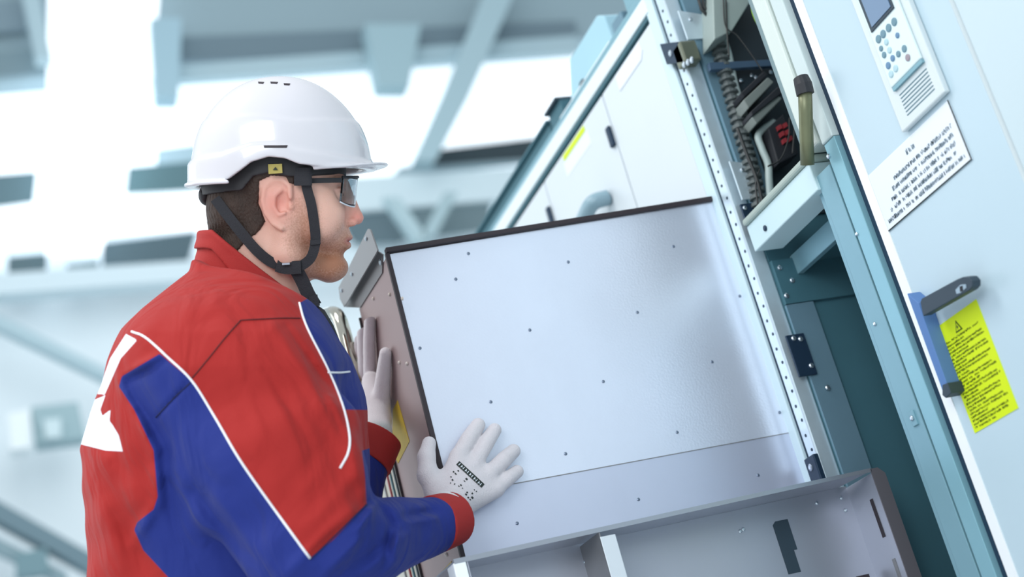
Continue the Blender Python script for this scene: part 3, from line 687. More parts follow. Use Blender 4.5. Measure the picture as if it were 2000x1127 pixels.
# --- head, neck (one continuous skin surface) ---
G = hbox(385, 745, 180, 680, -125, 125, 0.0017)
S_ = SH
e = lambda u, v, w, a, b, c: G.ell(H(u, v, w), np.array([a, b, c]) * S_)
cp_ = lambda p, q, ra, rb=None: G.cap(H(*p), H(*q), ra * S_, (rb if rb is not None else ra) * S_)
f = e(538, 325, 0, 128, 125, 98)
f = smin(f, e(592, 405, 0, 86, 100, 80), 30 * S_)
for sgn in (-1, 1):
    f = smin(f, cp_((556, 500, 50 * sgn), (640, 524, 14 * sgn), 27, 24), 22 * S_)
    f = smin(f, e(628, 424, 40 * sgn, 44, 52, 34), 18 * S_)
    f = smin(f, cp_((560, 430, 62 * sgn), (562, 490, 54 * sgn), 24, 24), 20 * S_)
    f = smin(f, e(655, 352, 26 * sgn, 24, 11, 28), 14 * S_)
f = smin(f, e(650, 522, 0, 30, 25, 30), 16 * S_)
f = smin(f, e(654, 464, 0, 32, 34, 38), 16 * S_)
f = smax(f, -cp_((690, 384, 34), (690, 384, 34.1), 17), 12 * S_) if False else f
for sgn in (-1, 1):
    f = smax(f, -e(672, 378, 33 * sgn, 18, 17, 20), 10 * S_)
    f = smin(f, G.ball(H(655, 379, 31 * sgn), 16 * S_), 3 * S_)
    f = smin(f, e(661, 371, 31 * sgn, 14, 5, 18), 4 * S_)
f = smin(f, cp_((674, 362, 0), (699, 425, 0), 9, 10), 11 * S_)
f = smin(f, e(668, 412, 0, 24, 30, 22), 10 * S_)
f = smin(f, G.ball(H(696, 426, 0), 12.5 * S_), 6 * S_)
for sgn in (-1, 1):
    f = smin(f, e(685, 434, 13 * sgn, 13, 9, 8), 5 * S_)
    f = smax(f, -e(691, 444, 8 * sgn, 7, 5, 4), 3 * S_)
f = smin(f, e(678, 463, 0, 11, 6.5, 22), 4 * S_)
f = smin(f, e(675, 480, 0, 11, 7, 20), 4 * S_)
f = smax(f, -e(688, 471, 0, 12, 1.8, 24), 2.5 * S_)
# neck
f = smin(f, cp_((500, 440, 0), (492, 640, 0), 70, 76), 30 * S_)
f = smin(f, cp_((560, 520, 0), (540, 640, 0), 42, 46), 34 * S_)
f_noear = f.copy()
# ears
for sgn in (1, -1):
    R0 = 76
    ear = e(541, 392, (R0 + 9) * sgn, 27, 42, 9)
    ear = smin(ear, e(552, 432, (R0 + 4) * sgn, 17, 18, 8), 8 * S_)
    rim = [(553, 392, 79), (530, 398, 82), (560, 368, 84)]
    hel = [(566, 385), (566, 364), (552, 352), (532, 352), (517, 368), (514, 392), (520, 416), (534, 436), (550, 446)]
    hx = G.path([H(u, v, (R0 + 15 - 5 * (i / 8)) * sgn) for i, (u, v) in enumerate(hel)], [5.6 * S_] * 9)
    ear = smin(ear, hx, 2.5 * S_)
    anti = G.path([H(u, v, (R0 + 15) * sgn) for u, v in [(548, 372), (536, 384), (534, 404), (545, 420), (556, 416)]], [3.6 * S_] * 5)
    ear = smax(ear, -e(551, 396, (R0 + 17) * sgn, 13, 24, 14), 3 * S_)
    ear = smax(ear, -e(558, 410, (R0 + 10) * sgn, 7, 9, 12), 2 * S_)
    ear = smin(ear, anti, 3 * S_)
    ear = smin(ear, G.ball(H(569, 404, (R0 + 8) * sgn), 6 * S_), 5 * S_)
    f = smin(f, ear, 5 * S_)
def beard(V):
    u, v = px_of(V)
    p = [(585, 400), (612, 418), (618, 470), (640, 470), (662, 462), (668, 448), (690, 452), (700, 470), (700, 540), (650, 560), (610, 556), (590, 520), (568, 470)]
    d = sdpoly(u, v, p); w = (V[:, 2] + DH) / SH
    return np.minimum(d, 60) - 6
def lips(V):
    u, v = px_of(V); return 6.5 - np.hypot((u - 686) / 1.6, (v - 471))
def blush(V):
    u, v = px_of(V); return 14 - np.minimum.reduce([np.hypot(u - 700, v - 424) * .8, np.hypot(u - 540, v - 395) * .5 + 1])
def brow(V):
    u, v = px_of(V); return 5 - np.hypot((u - 655) / 4, (v - 350))
skin = attr_mat('skin', (226, 178, 160), [('blush', (222, 142, 128), 16, 0), ('beard', (166, 112, 84), 26, 60), ('lips', (190, 110, 104), 4, 0), ('brow', (150, 110, 84), 4, 4)], rough=0.48, bump=0.25, bscale=500, var=0.07, vscale=45, sss=0.15)
person = cam_mesh('person', G, f, skin, None, dict(beard=beard, lips=lips, blush=blush, brow=brow))
tag(person, 'worker in red and blue jacket leaning forward, both gloved hands on the sheet steel module', 'person')
HEADF = f
# hair
ru, rv = 1000 + F * G.x / DH, 563.5 - F * G.y / DH
reg = -sdpoly(np.broadcast_to(ru, (G.n[0], G.n[1], 1))[:, :, 0], np.broadcast_to(rv, (G.n[0], G.n[1], 1))[:, :, 0],
              [(380, 200), (592, 200), (594, 350), (588, 366), (578, 366), (572, 352), (545, 350), (522, 360), (518, 402), (530, 436), (516, 456), (492, 474), (474, 494), (400, 500)])[:, :, None] * S_
hairf = smax(f_noear - 4.5 * S_, reg, 5 * S_)
nz = 0.8 * S_ * np.sin(ru * .9 + 3 * np.sin(rv * .11)) * np.sin(rv * .16 + ru * .05)
# nape mass: the back of the head below the helmet
nape = smin(e(470, 400, 0, 66, 84, 84), cp_((462, 440, 0), (458, 480, 0), 50, 46), 20 * S_)
nape = smax(nape, reg, 6 * S_)
hairf = smin(hairf, nape, 8 * S_) + nz
hair_m = mat('dark_brown_hair', (58, 42, 34), 0.7, var=0.45, vscale=90, bump=1.0, bscale=420, stretch=(1, 1, .3))
cam_mesh('hair', G, hairf, hair_m, person, it=0)
# eye details
for sgn in (1, -1):
    c = H(662.5, 379, 31 * sgn)
    MB().tube([to_world(c), to_world(H(671.2, 379, 31 * sgn))], [9 * S_ * .9, 6 * S_ * .6], 14).build('iris', mat('iris_grey', (92, 104, 108), .2), person)

# --- hard hat ---
Gh = hbox(350, 775, 130, 400, -160, 160, 0.0018)
eh = lambda u, v, w, a, b, c: Gh.ell(H(u, v, w), np.array([a, b, c]) * S_)
hu, hv, hw = 1000 + F * Gh.x / DH, 563.5 - F * Gh.y / DH, (Gh.z + DH) / SH
# dome: egg profile, superellipse towards the front
du = hu - 548; au = np.where(du < 0, 170.0, 176.0); 
dv = np.maximum(338 - hv, 0) / 188.0
front = np.clip(du / 176.0, 0, 1)
k0 = (np.abs(du / au) ** (2.15 - 0.35 * front) + dv ** 2.05 + (np.abs(hw) / 128.0) ** 2.1)
dome = (k0 ** 0.48 - 1) * 130 * S_
bandline = np.interp(hu[:, :, 0], [360, 455, 512, 560, 592, 722], [320, 311, 293, 291, 301, 318])[:, :, None]
crease = np.interp(hu[:, :, 0], [380, 520, 590, 700], [238, 236, 246, 238])[:, :, None]
band = 5.0 * (1 / (1 + np.exp(-(hv - bandline) / 1.6))) + 2.2 * (1 / (1 + np.exp(-(hv - crease) / 1.8)))
outer = dome - band * S_
inner = dome + 6 * S_
low = np.interp(hu[:, :, 0], [360, 440, 470, 492, 512, 545, 575, 600, 625, 760], [369, 366, 357, 342, 327, 317, 320, 330, 333, 333])[:, :, None]
cutp = (hv - low) * S_
shell = smax(smax(outer, -inner, 1.5 * S_), cutp, 2.5 * S_)
# peak
rr_ = np.sqrt(((hu - 600) / 158.0) ** 2 + (hw / 118.0) ** 2)
surf = 327 - 5 * (hu - 690) / 60.0 + 4 * (hw / 100.0) ** 2
peak = smax(smax((rr_ - 1) * 110 * S_, (np.abs(hv - surf) - 3.2) * S_, 3 * S_), (626 - hu) * S_, 2 * S_)
peak = smax(peak, -inner, 1 * S_)
shell = smin(shell, peak, 5 * S_)
rear = smax(smax(np.abs(outer) - 5 * S_, (np.abs(hv - 364) - 3.5) * S_, 2 * S_), (hu - 470) * S_, 2 * S_)
shell = smin(shell, rear, 3 * S_)
hat = None
helm = mat('white_helmet_shell', (214, 211, 216), 0.18, coat=0.6, spec=0.5)
V, Q = nets(Gh, shell)
hat = thing('hard_hat', 'white safety helmet with short peak and black chin strap on the worker', 'helmet', tuple(to_world(H(548, 260))))
mesh_obj('shell', to_world(V), Q, helm, hat, None, 2)
# ridge slots
def ray_hit(objs, u, v):
    r = Vector(R.T @ np.array([(u - 1000) / F, (563.5 - v) / F, -1.0])).normalized(); best = None
    for bv in objs:
        h = bv.ray_cast(Vector(CP), r)
        if h[0] is not None and (best is None or h[3] < best[3]): best = h
    return best
from mathutils.bvhtree import BVHTree
def bvh(o):
    me = o.data; return BVHTree.FromPolygons([v.co[:] for v in me.vertices], [p.vertices[:] for p in me.polygons])
def patch(bv, quad, nu, nv, lift, name, m, parent):
    a, b, c, d = [np.array(q, float) for q in quad]; mb = MB(); g0 = []
    for i in range(nu + 1):
        row = []
        for j in range(nv + 1):
            s_, t_ = i / nu, j / nv; q = (a * (1 - s_) + b * s_) * (1 - t_) + (d * (1 - s_) + c * s_) * t_
            h = ray_hit(bv, q[0], q[1])
            row.append((mb.bm.verts.new(h[0] + h[1] * lift), mb.bm.verts.new(h[0] - h[1] * .0004)) if h else None)
        g0.append(row)
    for i in range(nu):
        for j in range(nv):
            r_ = (g0[i][j], g0[i + 1][j], g0[i + 1][j + 1], g0[i][j + 1])
            if all(r_):
                mb.bm.faces.new([x[0] for x in r_]); mb.bm.faces.new([x[1] for x in r_][::-1])
    bd_ = [e_ for e_ in mb.bm.edges if e_.is_boundary]
    return mb.build(name, m, parent)
hb_ = bvh([o for o in hat.children if o.name == 'shell'][0])
def decal(bv, poly, thick, name, m, parent, lift=0.0006, grid=0):
    pts = []; nr = Vector((0, 0, 0))
    for u, v in poly:
        h = ray_hit(bv, u, v)
        if h: pts.append(h[0] + h[1] * lift); nr += h[1]
    if len(pts) < 3: return None
    nr.normalize()
    return MB().prism(pts, tuple(nr * -thick)).build(name, m, parent)
patch([hb_], [(515, 284), (562, 284), (560, 289), (516, 289)], 12, 3, .0005, 'side_slot', M['gask'], hat)
for a in ((504, 160, 12), (528, 160, 15), (554, 163, 13)):
    decal([hb_], [(a[0], a[1]), (a[0] + a[2], a[1] + .6), (a[0] + a[2] - 2, a[1] + 4), (a[0] + 1, a[1] + 3.4)], 0.002, 'vent_slot', M['gask'], hat)
# inner harness and head band
regb = lambda poly: -sdpoly(np.broadcast_to(hu, (Gh.n[0], Gh.n[1], 1))[:, :, 0], np.broadcast_to(hv, (Gh.n[0], Gh.n[1], 1))[:, :, 0], poly)[:, :, None] * S_
band_s = np.sqrt(((hu - 535) / 146.0) ** 2 + (hw / 112.0) ** 2)
bd = smax((np.abs(band_s - 0.93) - 0.035) * 112 * S_, regb([(388, 352), (470, 340), (500, 310), (550, 305), (592, 322), (700, 322), (700, 340), (600, 352), (575, 352), (545, 345), (512, 352), (490, 378), (400, 384)]), 2 * S_)
V, Q = nets(Gh, bd)
mesh_obj('head_band', to_world(V), Q, mat('harness_black', (36, 34, 38), .6), hat, None, 1)
rt = smax(Gh.ell(H(404, 382, 0), np.array([15, 20, 36]) * S_), -Gh.ell(H(404, 382, 0), np.array([3, 3, 3]) * S_), 1 * S_)
V, Q = nets(Gh, rt); mesh_obj('rear_adjuster', to_world(V), Q, MATS['harness_black'], hat, None, 1)
st = MB().prism([to_world(H(u, v, 109)) for u, v in [(524, 321), (551, 320), (552, 338), (525, 340)]], tuple(R.T @ np.array([0, 0, 0.002]))).build('size_sticker', mat('khaki_sticker', (176, 160, 84), .6), hat)
MB().prism([to_world(H(u, v, 113)) for u, v in [(533, 332), (538, 326), (543, 332)]], tuple(R.T @ np.array([0, 0, 0.0008]))).build('sticker_mark', M['ink'], hat)
web = mat('black_webbing', (38, 38, 44), 0.75, bump=0.5, bscale=600)
hbv = bvh(person)
def strap(pts, width, name, thick=0.0024, extra=3):
    return MB().ribbon([to_world(q) for q in smoothpath([H(*p) for p in pts], 8)], width * S_, thick, tuple(R.T @ np.array([0.1, 0, 1.0]))).build(name, web, hat)
wside = 92
strap([(596, 330, 98), (599, 365, 90), (608, 400, 84), (614, 440, 76), (616, 472, 70), (608, 502, 68), (590, 518, 66), (570, 524, 66)], 19, 'front_strap')
strap([(420, 388, 84), (438, 412, 86), (466, 448, 86), (500, 488, 82), (530, 512, 74), (560, 522, 68)], 20, 'rear_strap')
strap([(576, 522, 68), (590, 548, 60), (602, 574, 56), (616, 598, 54)], 26, 'strap_tail')
strap([(575, 345, 96), (600, 345, 97), (608, 345, 94)], 34, 'strap_slider', 0.005)
strap([(606, 590, 58), (622, 586, 58)], 22, 'strap_end_clip', 0.006)
strap([(606, 474, 72), (626, 472, 70)], 9, 'strap_loop', 0.005)
strap([(540, 518, 73), (560, 523, 70), (588, 522, 68)], 25, 'buckle', 0.007)
strap([(551, 516, 80), (566, 515, 78)], 3.5, 'buckle_pin', 0.003).data.materials[0] = M['alud']
# far side straps
strap([(596, 330, -98), (606, 400, -84), (612, 460, -74), (590, 520, -50), (576, 530, 10), (576, 524, 60)], 16, 'front_strap')

# --- safety glasses ---
gl = thing('safety_glasses', 'clear wraparound safety glasses with black temples on the face of the worker', 'glasses', tuple(to_world(H(670, 370))))
for sgn in (1, -1):
    MB().ribbon([to_world(H(*p)) for p in [(560, 350, 84 * sgn), (610, 353, 80 * sgn), (650, 352, 74 * sgn), (668, 352, 68 * sgn)]], 9 * S_, 0.003, tuple(R.T @ np.array([0.1, 0, 1.0]))).build('temple', M['dark'], gl)
glass = bpy.data.materials.new('clear_lens'); glass.use_nodes = True; gb = glass.node_tree.nodes['Principled BSDF']
gb.inputs['Base Color'].default_value = (0.62, 0.68, 0.72, 1); gb.inputs['Roughness'].default_value = 0.03
gb.inputs['Transmission Weight'].default_value = 1.0; gb.inputs['IOR'].default_value = 1.25
lm = MB(); nw, nv = 28, 10; grid = []
def lens_pt(a, b, off=0):                      # a in -1..1 across the face, b 0..1 down
    w = a * 68; uu = 700 - 30 * abs(a) ** 2.2 - 5 * b + off; top = 346; bot = 404 - 22 * max(0, .25 - abs(a)) / .25 - 10 * abs(a) ** 4
    return to_world(H(uu, top + (bot - top) * b, w))
for layer in (0, 1):
    grid.append([[lm.bm.verts.new(Vector(lens_pt(-1 + 2 * i / nw, j / nv, -2.2 * layer))) for j in range(nv + 1)] for i in range(nw + 1)])
for i in range(nw):
    for j in range(nv):
        for L in grid: lm.bm.faces.new((L[i][j], L[i + 1][j], L[i + 1][j + 1], L[i][j + 1]))
A, B = grid
loop = [(i, 0) for i in range(nw)] + [(nw, j) for j in range(nv)] + [(i, nv) for i in range(nw, 0, -1)] + [(0, j) for j in range(nv, 0, -1)]
for k in range(len(loop)):
    p, q = loop[k], loop[(k + 1) % len(loop)]
    lm.bm.faces.new((A[p[0]][p[1]], A[q[0]][q[1]], B[q[0]][q[1]], B[p[0]][p[1]]))
lm.build('lens', glass, gl, smooth=True)
MB().tube([lens_pt(-1 + 2 * i / 24, 0, -1) for i in range(25)], 0.0022, 8).build('brow_bar', M['dark'], gl, smooth=True)
MB().tube([lens_pt(-1 + 2 * i / 24, 1.0, -1) for i in range(25)], 0.0011, 8).build('lens_rim', M['paper'], gl, smooth=True)

# --- jacket ---
RED = (164, 36, 33); BLUE = (30, 46, 124); WHT = (232, 232, 238)
DB = 2.20; SB = DB / F
fold_dirs = rng.rand(6)
def folds(G_, segs, d0):
    """ridge (+) and crease (-) lines in pixels on the camera-facing side"""
    uu = 1000 + F * G_.x / -G_.z; vv = 563.5 - F * G_.y / -G_.z
    out = np.zeros(tuple(G_.n), np.float32)
    for (a, b, wid, amp) in segs:
        a = np.array(a, float); b = np.array(b, float); ee = b - a
        t = np.clip(((uu - a[0]) * ee[0] + (vv - a[1]) * ee[1]) / (ee @ ee), 0, 1)
        d2 = (uu - a[0] - ee[0] * t) ** 2 + (vv - a[1] - ee[1] * t) ** 2
        out += amp * SB * np.exp(-d2 / wid ** 2) * (0.35 + 0.65 * np.sin(np.pi * np.clip(t, 0.05, 0.95)))
    return out
Gj = Grid(K(150, 1330, 2.48) * np.array([1, 1, 1]) , K(150, 1330, 2.48) + 1, 0.1)
lo = np.array([-0.63, (563.5 - 1330) * SB, -2.46]); hi = np.array([-0.055, 0.05, -1.86])
Gj = Grid(lo, hi, 0.0027)
ju, jv, jw = 1000 + F * Gj.x / DB, 563.5 - F * Gj.y / DB, (Gj.z + DB) / SB
vs_ = [500, 530, 560, 600, 640, 700, 760, 800, 870, 950, 1040, 1127, 1330]
xl_ = [380, 372, 340, 298, 264, 231, 205, 190, 168, 174, 183, 182, 195]
xr_ = [575, 590, 598, 618, 645, 684, 704, 712, 716, 716, 712, 705, 700]
bb_ = [70, 80, 120, 185, 235, 268, 272, 270, 262, 255, 250, 245, 240]
XL = np.interp(jv, vs_, xl_); XR = np.interp(jv, vs_, xr_); BB = np.interp(jv, vs_, bb_)
cu, ru_ = (XL + XR) / 2, (XR - XL) / 2
p_ = ((np.abs(ju - cu) / ru_) ** 2.2 + (np.abs(jw) / BB) ** 2.2) ** (1 / 2.2)
body = (p_ - 1) * np.minimum(ru_, BB) * SB * 0.9
body = smax(body, (505 - jv + (ju - 380) * 0.42) * SB * 0.9, 10 * SB)
body = smax(body, (jv - 1310) * SB, 6 * SB)
# --- right sleeve ---
Gs = Gj
c_ = Gs.cap
A1 = c_(K(478, 690, 2.09), K(586, 850, 2.03), .082, .074); A2 = c_(K(586, 850, 2.03), K(634, 1030, 1.98), .074, .062)
B1 = c_(K(325, 748, 2.14), K(425, 890, 2.05), .050, .068); B2 = c_(K(425, 890, 2.05), K(570, 1075, 1.99), .068, .062)
mid = c_(K(420, 720, 2.10), K(520, 900, 2.02), .088, .086)
arm = smin(smin(smin(A1, A2, .01), smin(B1, B2, .01), .05), mid, .04)
fore = smin(c_(K(600, 1078, 1.985), K(700, 1060, 2.03), .068, .060), c_(K(700, 1060, 2.03), K(850, 1024, 2.165), .060, .0395), .02)
arm = smin(arm, fore, .03)
wdir = K(862, 1020, 2.175) - K(780, 1042, 2.10); wdir /= np.linalg.norm(wdir); wp = K(862, 1020, 2.175)
arm = smax(arm, ((Gs.x - wp[0]) * wdir[0] + (Gs.y - wp[1]) * wdir[1] + (Gs.z - wp[2]) * wdir[2]), .004)
kk_ = 0.010 + 0.080 / (1 + np.exp((jv - 742) / 26.0))
bodyf = smin(body, arm, kk_)
bodyf = bodyf - folds(Gj, [((215, 900), (300, 1010), 22, 9), ((200, 840), (255, 960), 18, -9), ((300, 990), (262, 1060), 14, 12), ((225, 1010), (300, 1127), 20, -9), ((190, 960), (240, 1100), 20, 8),
      ((234, 742), (262, 800), 9, 8), ((262, 800), (300, 880), 12, 16), ((300, 880), (310, 985), 14, 14), ((330, 930), (430, 1127), 30, 12), ((380, 960), (520, 1127), 16, -10),
      ((318, 690), (245, 728), 7, 7), ((318, 706), (250, 745), 7, -9), ((250, 760), (330, 880), 12, -7), ((322, 900), (350, 1060), 14, -10), ((262, 650), (320, 690), 14, 4),
      ((375, 738), (305, 815), 4, -5), ((700, 780), (690, 930), 20, 8),
      ((535, 640), (640, 790), 20, 12), ((640, 790), (700, 920), 18, 10), ((560, 640), (660, 780), 8, -8), ((600, 700), (690, 900), 10, -8), ((510, 700), (600, 860), 12, -6), ((470, 740), (540, 900), 16, 5), ((640, 860), (560, 960), 18, -6), ((690, 930), (600, 1030), 16, 6), ((490, 640), (560, 800), 30, 4), ((680, 860), (714, 955), 18, 12), ((620, 1085), (716, 985), 12, -10),
      ((733, 985), (700, 1035), 7, 12), ((742, 988), (778, 1036), 8, -12), ((778, 1030), (770, 1095), 6, 14), ((762, 1030), (752, 1100), 7, -10), ((790, 1008), (855, 998), 9, -9), ((795, 1022), (850, 1014), 6, 6),
      ((690, 1000), (560, 1120), 14, 11), ((660, 1030), (600, 1090), 9, -9), ((760, 1060), (660, 1127), 14, -10), ((800, 1040), (720, 1110), 12, 9), ((715, 1040), (640, 1110), 8, 8),
      ((330, 880), (430, 1010), 18, -6), ((300, 760), (400, 900), 22, 7), ((440, 780), (560, 1000), 20, 4), ((400, 940), (520, 1100), 12, 6), ((420, 560), (470, 700), 24, 4), ((350, 600), (300, 680), 20, -3)], 2.1)
bodyf = bodyf - 0.0018 * np.sin(ju * .035 + jv * .021 + 2 * np.sin(jv * .013)) * np.sin(jv * .03 - ju * .012 + jw * .02)
cl = attr_mat('jacket_cloth', RED, [('blue', BLUE, 0.9, 0), ('white', WHT, 0.7, 0)], rough=0.8, sheen=0.04, bump=0.35, bscale=900, var=0.07, vscale=9, spec=0.3, crumple=0.55)
bluepoly = [(312, 691), (376, 745), (420, 815), (470, 900), (540, 1000), (605, 1090), (650, 1055), (716, 985), (722, 962), (930, 930), (930, 1200), (600, 1330), (330, 1400), (328, 1127), (280, 1075), (262, 1035), (268, 1020), (300, 995), (308, 970), (300, 880), (262, 800), (232, 755), (238, 735)]
front = [(585, 592), (600, 640), (640, 722), (672, 800), (800, 802), (800, 700), (640, 560)]
front2 = [(707, 880), (740, 870), (740, 990), (716, 984), (713, 930)]
cuffred = [(676, 806), (760, 800), (760, 950), (676, 950)]
def a_blue(V):
    u, v = px_of(V); return np.maximum(sdpoly(u, v, bluepoly), np.maximum(sdpoly(u, v, front), sdpoly(u, v, front2)))
logo1 = [(246, 652), (268, 664), (236, 700), (205, 770), (190, 770), (215, 700)]
logo2 = [(186, 780), (206, 772), (196, 800), (200, 812), (216, 800), (214, 822), (220, 830), (232, 850), (240, 882), (206, 880), (150, 866), (150, 800)]
logo3 = [(200, 778), (212, 768), (216, 776), (206, 792)]
def a_white(V):
    u, v = px_of(V); d = np.maximum.reduce([sdpoly(u, v, logo1), sdpoly(u, v, logo2)])
    return np.where(V[:, 2] > -DB - 0.12, d, -50)
jacket = cam_mesh('jacket', Gj, bodyf, cl, person, dict(blue=a_blue, white=a_white), it=2, label='red and blue work jacket with white piping')
jb = bvh(jacket); sb = jb

# collar
Gc = Grid(np.array([(345 - 1000) * SH, (563.5 - 660) * SH, -DH - 0.11]), np.array([(620 - 1000) * SH, (563.5 - 440) * SH, -DH + 0.11]), 0.0020)
ku, kv, kw = 1000 + F * Gc.x / DH, 563.5 - F * Gc.y / DH, (Gc.z + DH) / SH
top = 456 + np.maximum(0, ku - 430) * 0.80
CL = np.interp(kv, [440, 470, 500, 530, 560, 600, 640], [402, 396, 386, 380, 372, 362, 356]); CR = np.interp(kv, [440, 500, 540, 580, 640], [545, 566, 584, 600, 606])
BBk = np.interp(kv, [440, 500, 560, 640], [86, 90, 98, 120])
pk = np.sqrt(((ku - (CL + CR) / 2) / ((CR - CL) / 2)) ** 2 + (kw / BBk) ** 2)
rk = (pk - 1) * np.minimum((CR - CL) / 2, BBk) * SH
stand = smax(np.abs(rk) - 2.6 * SH, (top - kv) * SH * .8, 2 * SH)
flap = smax(np.abs(rk - 8 * SH) - 2.8 * SH, (top - 2 - kv) * SH * .8, 3 * SH)
flap = smax(flap, (kv - (top + 30 + 34 * np.exp(-((ku - 520) / 60.0) ** 2))) * SH * .8, 3 * SH)
roll = smax(np.abs(rk - 4 * SH) - 6.5 * SH, (np.abs(kv - (top + 1)) - 5) * SH * .8, 4 * SH)
cl_ = smin(smin(stand, flap, 2 * SH), roll, 5 * SH)
cm = mat('red_cloth', RED, 0.8, bump=0.3, bscale=900, var=0.06, vscale=9)
cam_mesh('collar', Gc, cl_, cm, jacket, it=1)

# piping and seams run on the cloth surface
def surf_path(pts, bvs, n=10):
    out = []
    for u, v in smoothpath([(a, b, 0) for a, b in pts], n) and [(q[0], q[1]) for q in smoothpath([(a, b, 0) for a, b in pts], n)]:
        h = ray_hit(bvs, u, v)
        if h: out.append(np.array(h[0] + h[1] * 0.0006))
    return out
pip = mat('white_piping', (238, 238, 242), 0.6)
seam = mat('dark_seam_thread', (84, 18, 22), 0.8)
def piping(pts, r=0.0017, name='piping', m=None):
    P = surf_path(pts, [jb, sb]); seg = [P[0]]
    runs = []
    for q in P[1:]:
        if np.linalg.norm(q - seg[-1]) > 0.03: runs.append(seg); seg = [q]
        else: seg.append(q)
    runs.append(seg); mb = MB()
    for s_ in runs:
        if len(s_) > 2: mb.tube(s_, r, 8)
    mb.build(name, m or pip, jacket, smooth=True)
piping([(258, 648), (285, 660), (330, 700), (376, 745), (420, 815), (470, 900), (540, 1000), (605, 1090)])
piping([(584, 592), (592, 622), (606, 655), (640, 722), (668, 790), (682, 850), (680, 885), (664, 915)])
piping([(640, 728), (662, 728), (682, 726)], 0.0015)
piping([(470, 626), (440, 660), (408, 700), (376, 738)], 0.0009, 'seam', seam)
piping([(470, 626), (505, 624), (550, 622), (586, 622)], 0.0009, 'seam', seam)
piping([(372, 748), (340, 778), (305, 815)], 0.0009, 'seam', mat('navy_seam_thread', (18, 24, 70), .8))
piping([(716, 985), (680, 1020), (640, 1060), (606, 1092)], 0.0009, 'seam', MATS['navy_seam_thread'])
# zip strip and badge at the chest edge
def surf_poly(poly, name, m, lift=0.002, thick=0.002):
    decal([jb, sb], poly, thick, name, m, jacket, lift)
MB().tube([to_world(K(u, v, 2.235)) for u, v in [(606, 594), (626, 612), (641, 640), (652, 668), (664, 700)]], [.005, .008, .009, .009, .005], 10).build('zip_strip', M['dark'], jacket, smooth=True)
MB().prism([to_world(K(u, v, 2.20)) for u, v in [(640, 664), (650, 668), (664, 694), (644, 692)]], tuple(R.T @ np.array([.004, 0, 0]))).build('badge', M['paper'], jacket)

# --- right cuff and glove (palm on the side sheet) ---
cw = [K(848, 1024, 2.165), K(866, 1018, 2.182), K(878, 1010, 2.195)]
def band_mesh(name, c0, c1, r0, r1, m, parent, th=.003):
    c0, c1 = np.array(c0), np.array(c1); Gb = Grid(np.minimum(c0, c1) - .07, np.maximum(c0, c1) + .07, .0022)
    ax = (c1 - c0); L = np.linalg.norm(ax); ax /= L
    t = (Gb.x - c0[0]) * ax[0] + (Gb.y - c0[1]) * ax[1] + (Gb.z - c0[2]) * ax[2]
    rad = np.sqrt(np.maximum((Gb.x - c0[0]) ** 2 + (Gb.y - c0[1]) ** 2 + (Gb.z - c0[2]) ** 2 - t ** 2, 0))
    rr = r0 + (r1 - r0) * np.clip(t / L, 0, 1)
    g = smax(np.abs(rad - rr) - th, np.maximum(-t, t - L), .003)
    return cam_mesh(name, Gb, g, m, parent, it=1)
band_mesh('right_cuff', K(846, 1025, 2.16), K(886, 1012, 2.20), .0385, .0355, cm, jacket)
XH = 0.0135
def hp_(u, v, r=0.0, x=None): return on(u, v, 0, (XH if x is None else x) + r)
glove_m = attr_mat('knit_glove', (216, 210, 214), [('knit', (206, 216, 216), 6, 0)], rough=0.9, sheen=0.3, bump=0.9, bscale=520, var=0.05, vscale=80)
Gg = Grid(hp_(900, 930) - np.array([.03, .115, .115]), hp_(900, 930) + np.array([.13, .115, .115]), .0016)
px1 = 0.00075
fg = []
def fing(pts, rs):
    return Gg.path(pts, rs)
g = Gg.cap(hp_(866, 1002, 0, .040), hp_(905, 950, 0, .022), .030, .022)
for (kn, md_, tp, r0, r1) in (((895, 893), (915, 858), (934, 830), .0124, .0108), ((928, 902), (948, 868), (966, 840), .0122, .0106),
                              ((956, 925), (984, 898), (1003, 881), .0122, .0108), ((968, 955), (992, 935), (1010, 921), .0112, .0100)):
    k_ = hp_(*kn, 0.009); m_ = hp_(*md_, 0.006); t_p = hp_(*tp, -0.002)
    fi = Gg.path([k_, m_, t_p], [r0, r0, r1])
    palm = Gg.cap(hp_(872, 996, 0, .034), k_, .022, .0135)
    g = smin(g, palm, .012)
    fg.append(fi)
th_ = Gg.path([hp_(862, 968, 0.012), hp_(836, 928, 0.008), hp_(833, 892, 0.004), hp_(838, 866, 0.0)], [.019, .0155, .0125, .0105], .006)
g = smin(g, th_, .010)
g = smin(g, Gg.cap(hp_(850, 962, .012), hp_(900, 905, .004), .014, .011), .012)
for fi in fg: g = smin(g, fi, .004)
# fingertips press flat on the sheet
g = smax(g, 0.0012 - Gg.x, .003) + 0 * Gg.y + 0 * Gg.z
wc = hp_(870, 1012, 0, .046)
V, Q = nets(Gg, g)
glove = mesh_obj('right_glove', V, Q, glove_m, person, dict(knit=lambda Vw: 30 - np.hypot(*(np.array(pix(Vw)) - np.array([[868], [1012]])))), 1, 'white knitted glove with black print on its back')
gbv = bvh(glove)
band_mesh('glove_cuff', K(868, 1014, 2.190), K(884, 996, 2.205), .0325, .0345, glove_m, glove, .0022)
pt = [(891, 903), (901, 901), (945, 944), (941, 954)]
patch([gbv], [(891, 907), (897, 900), (947, 948), (941, 955)][0:1] + [(897, 901), (946, 946), (940, 953)], 1, 1, .0006, 'print_bar', M['ink'], glove) if False else patch([gbv], [(897, 901), (946, 946), (940, 953), (891, 908)], 16, 4, .0007, 'print_bar', M['ink'], glove)
pm = MB(); pk_ = MB()
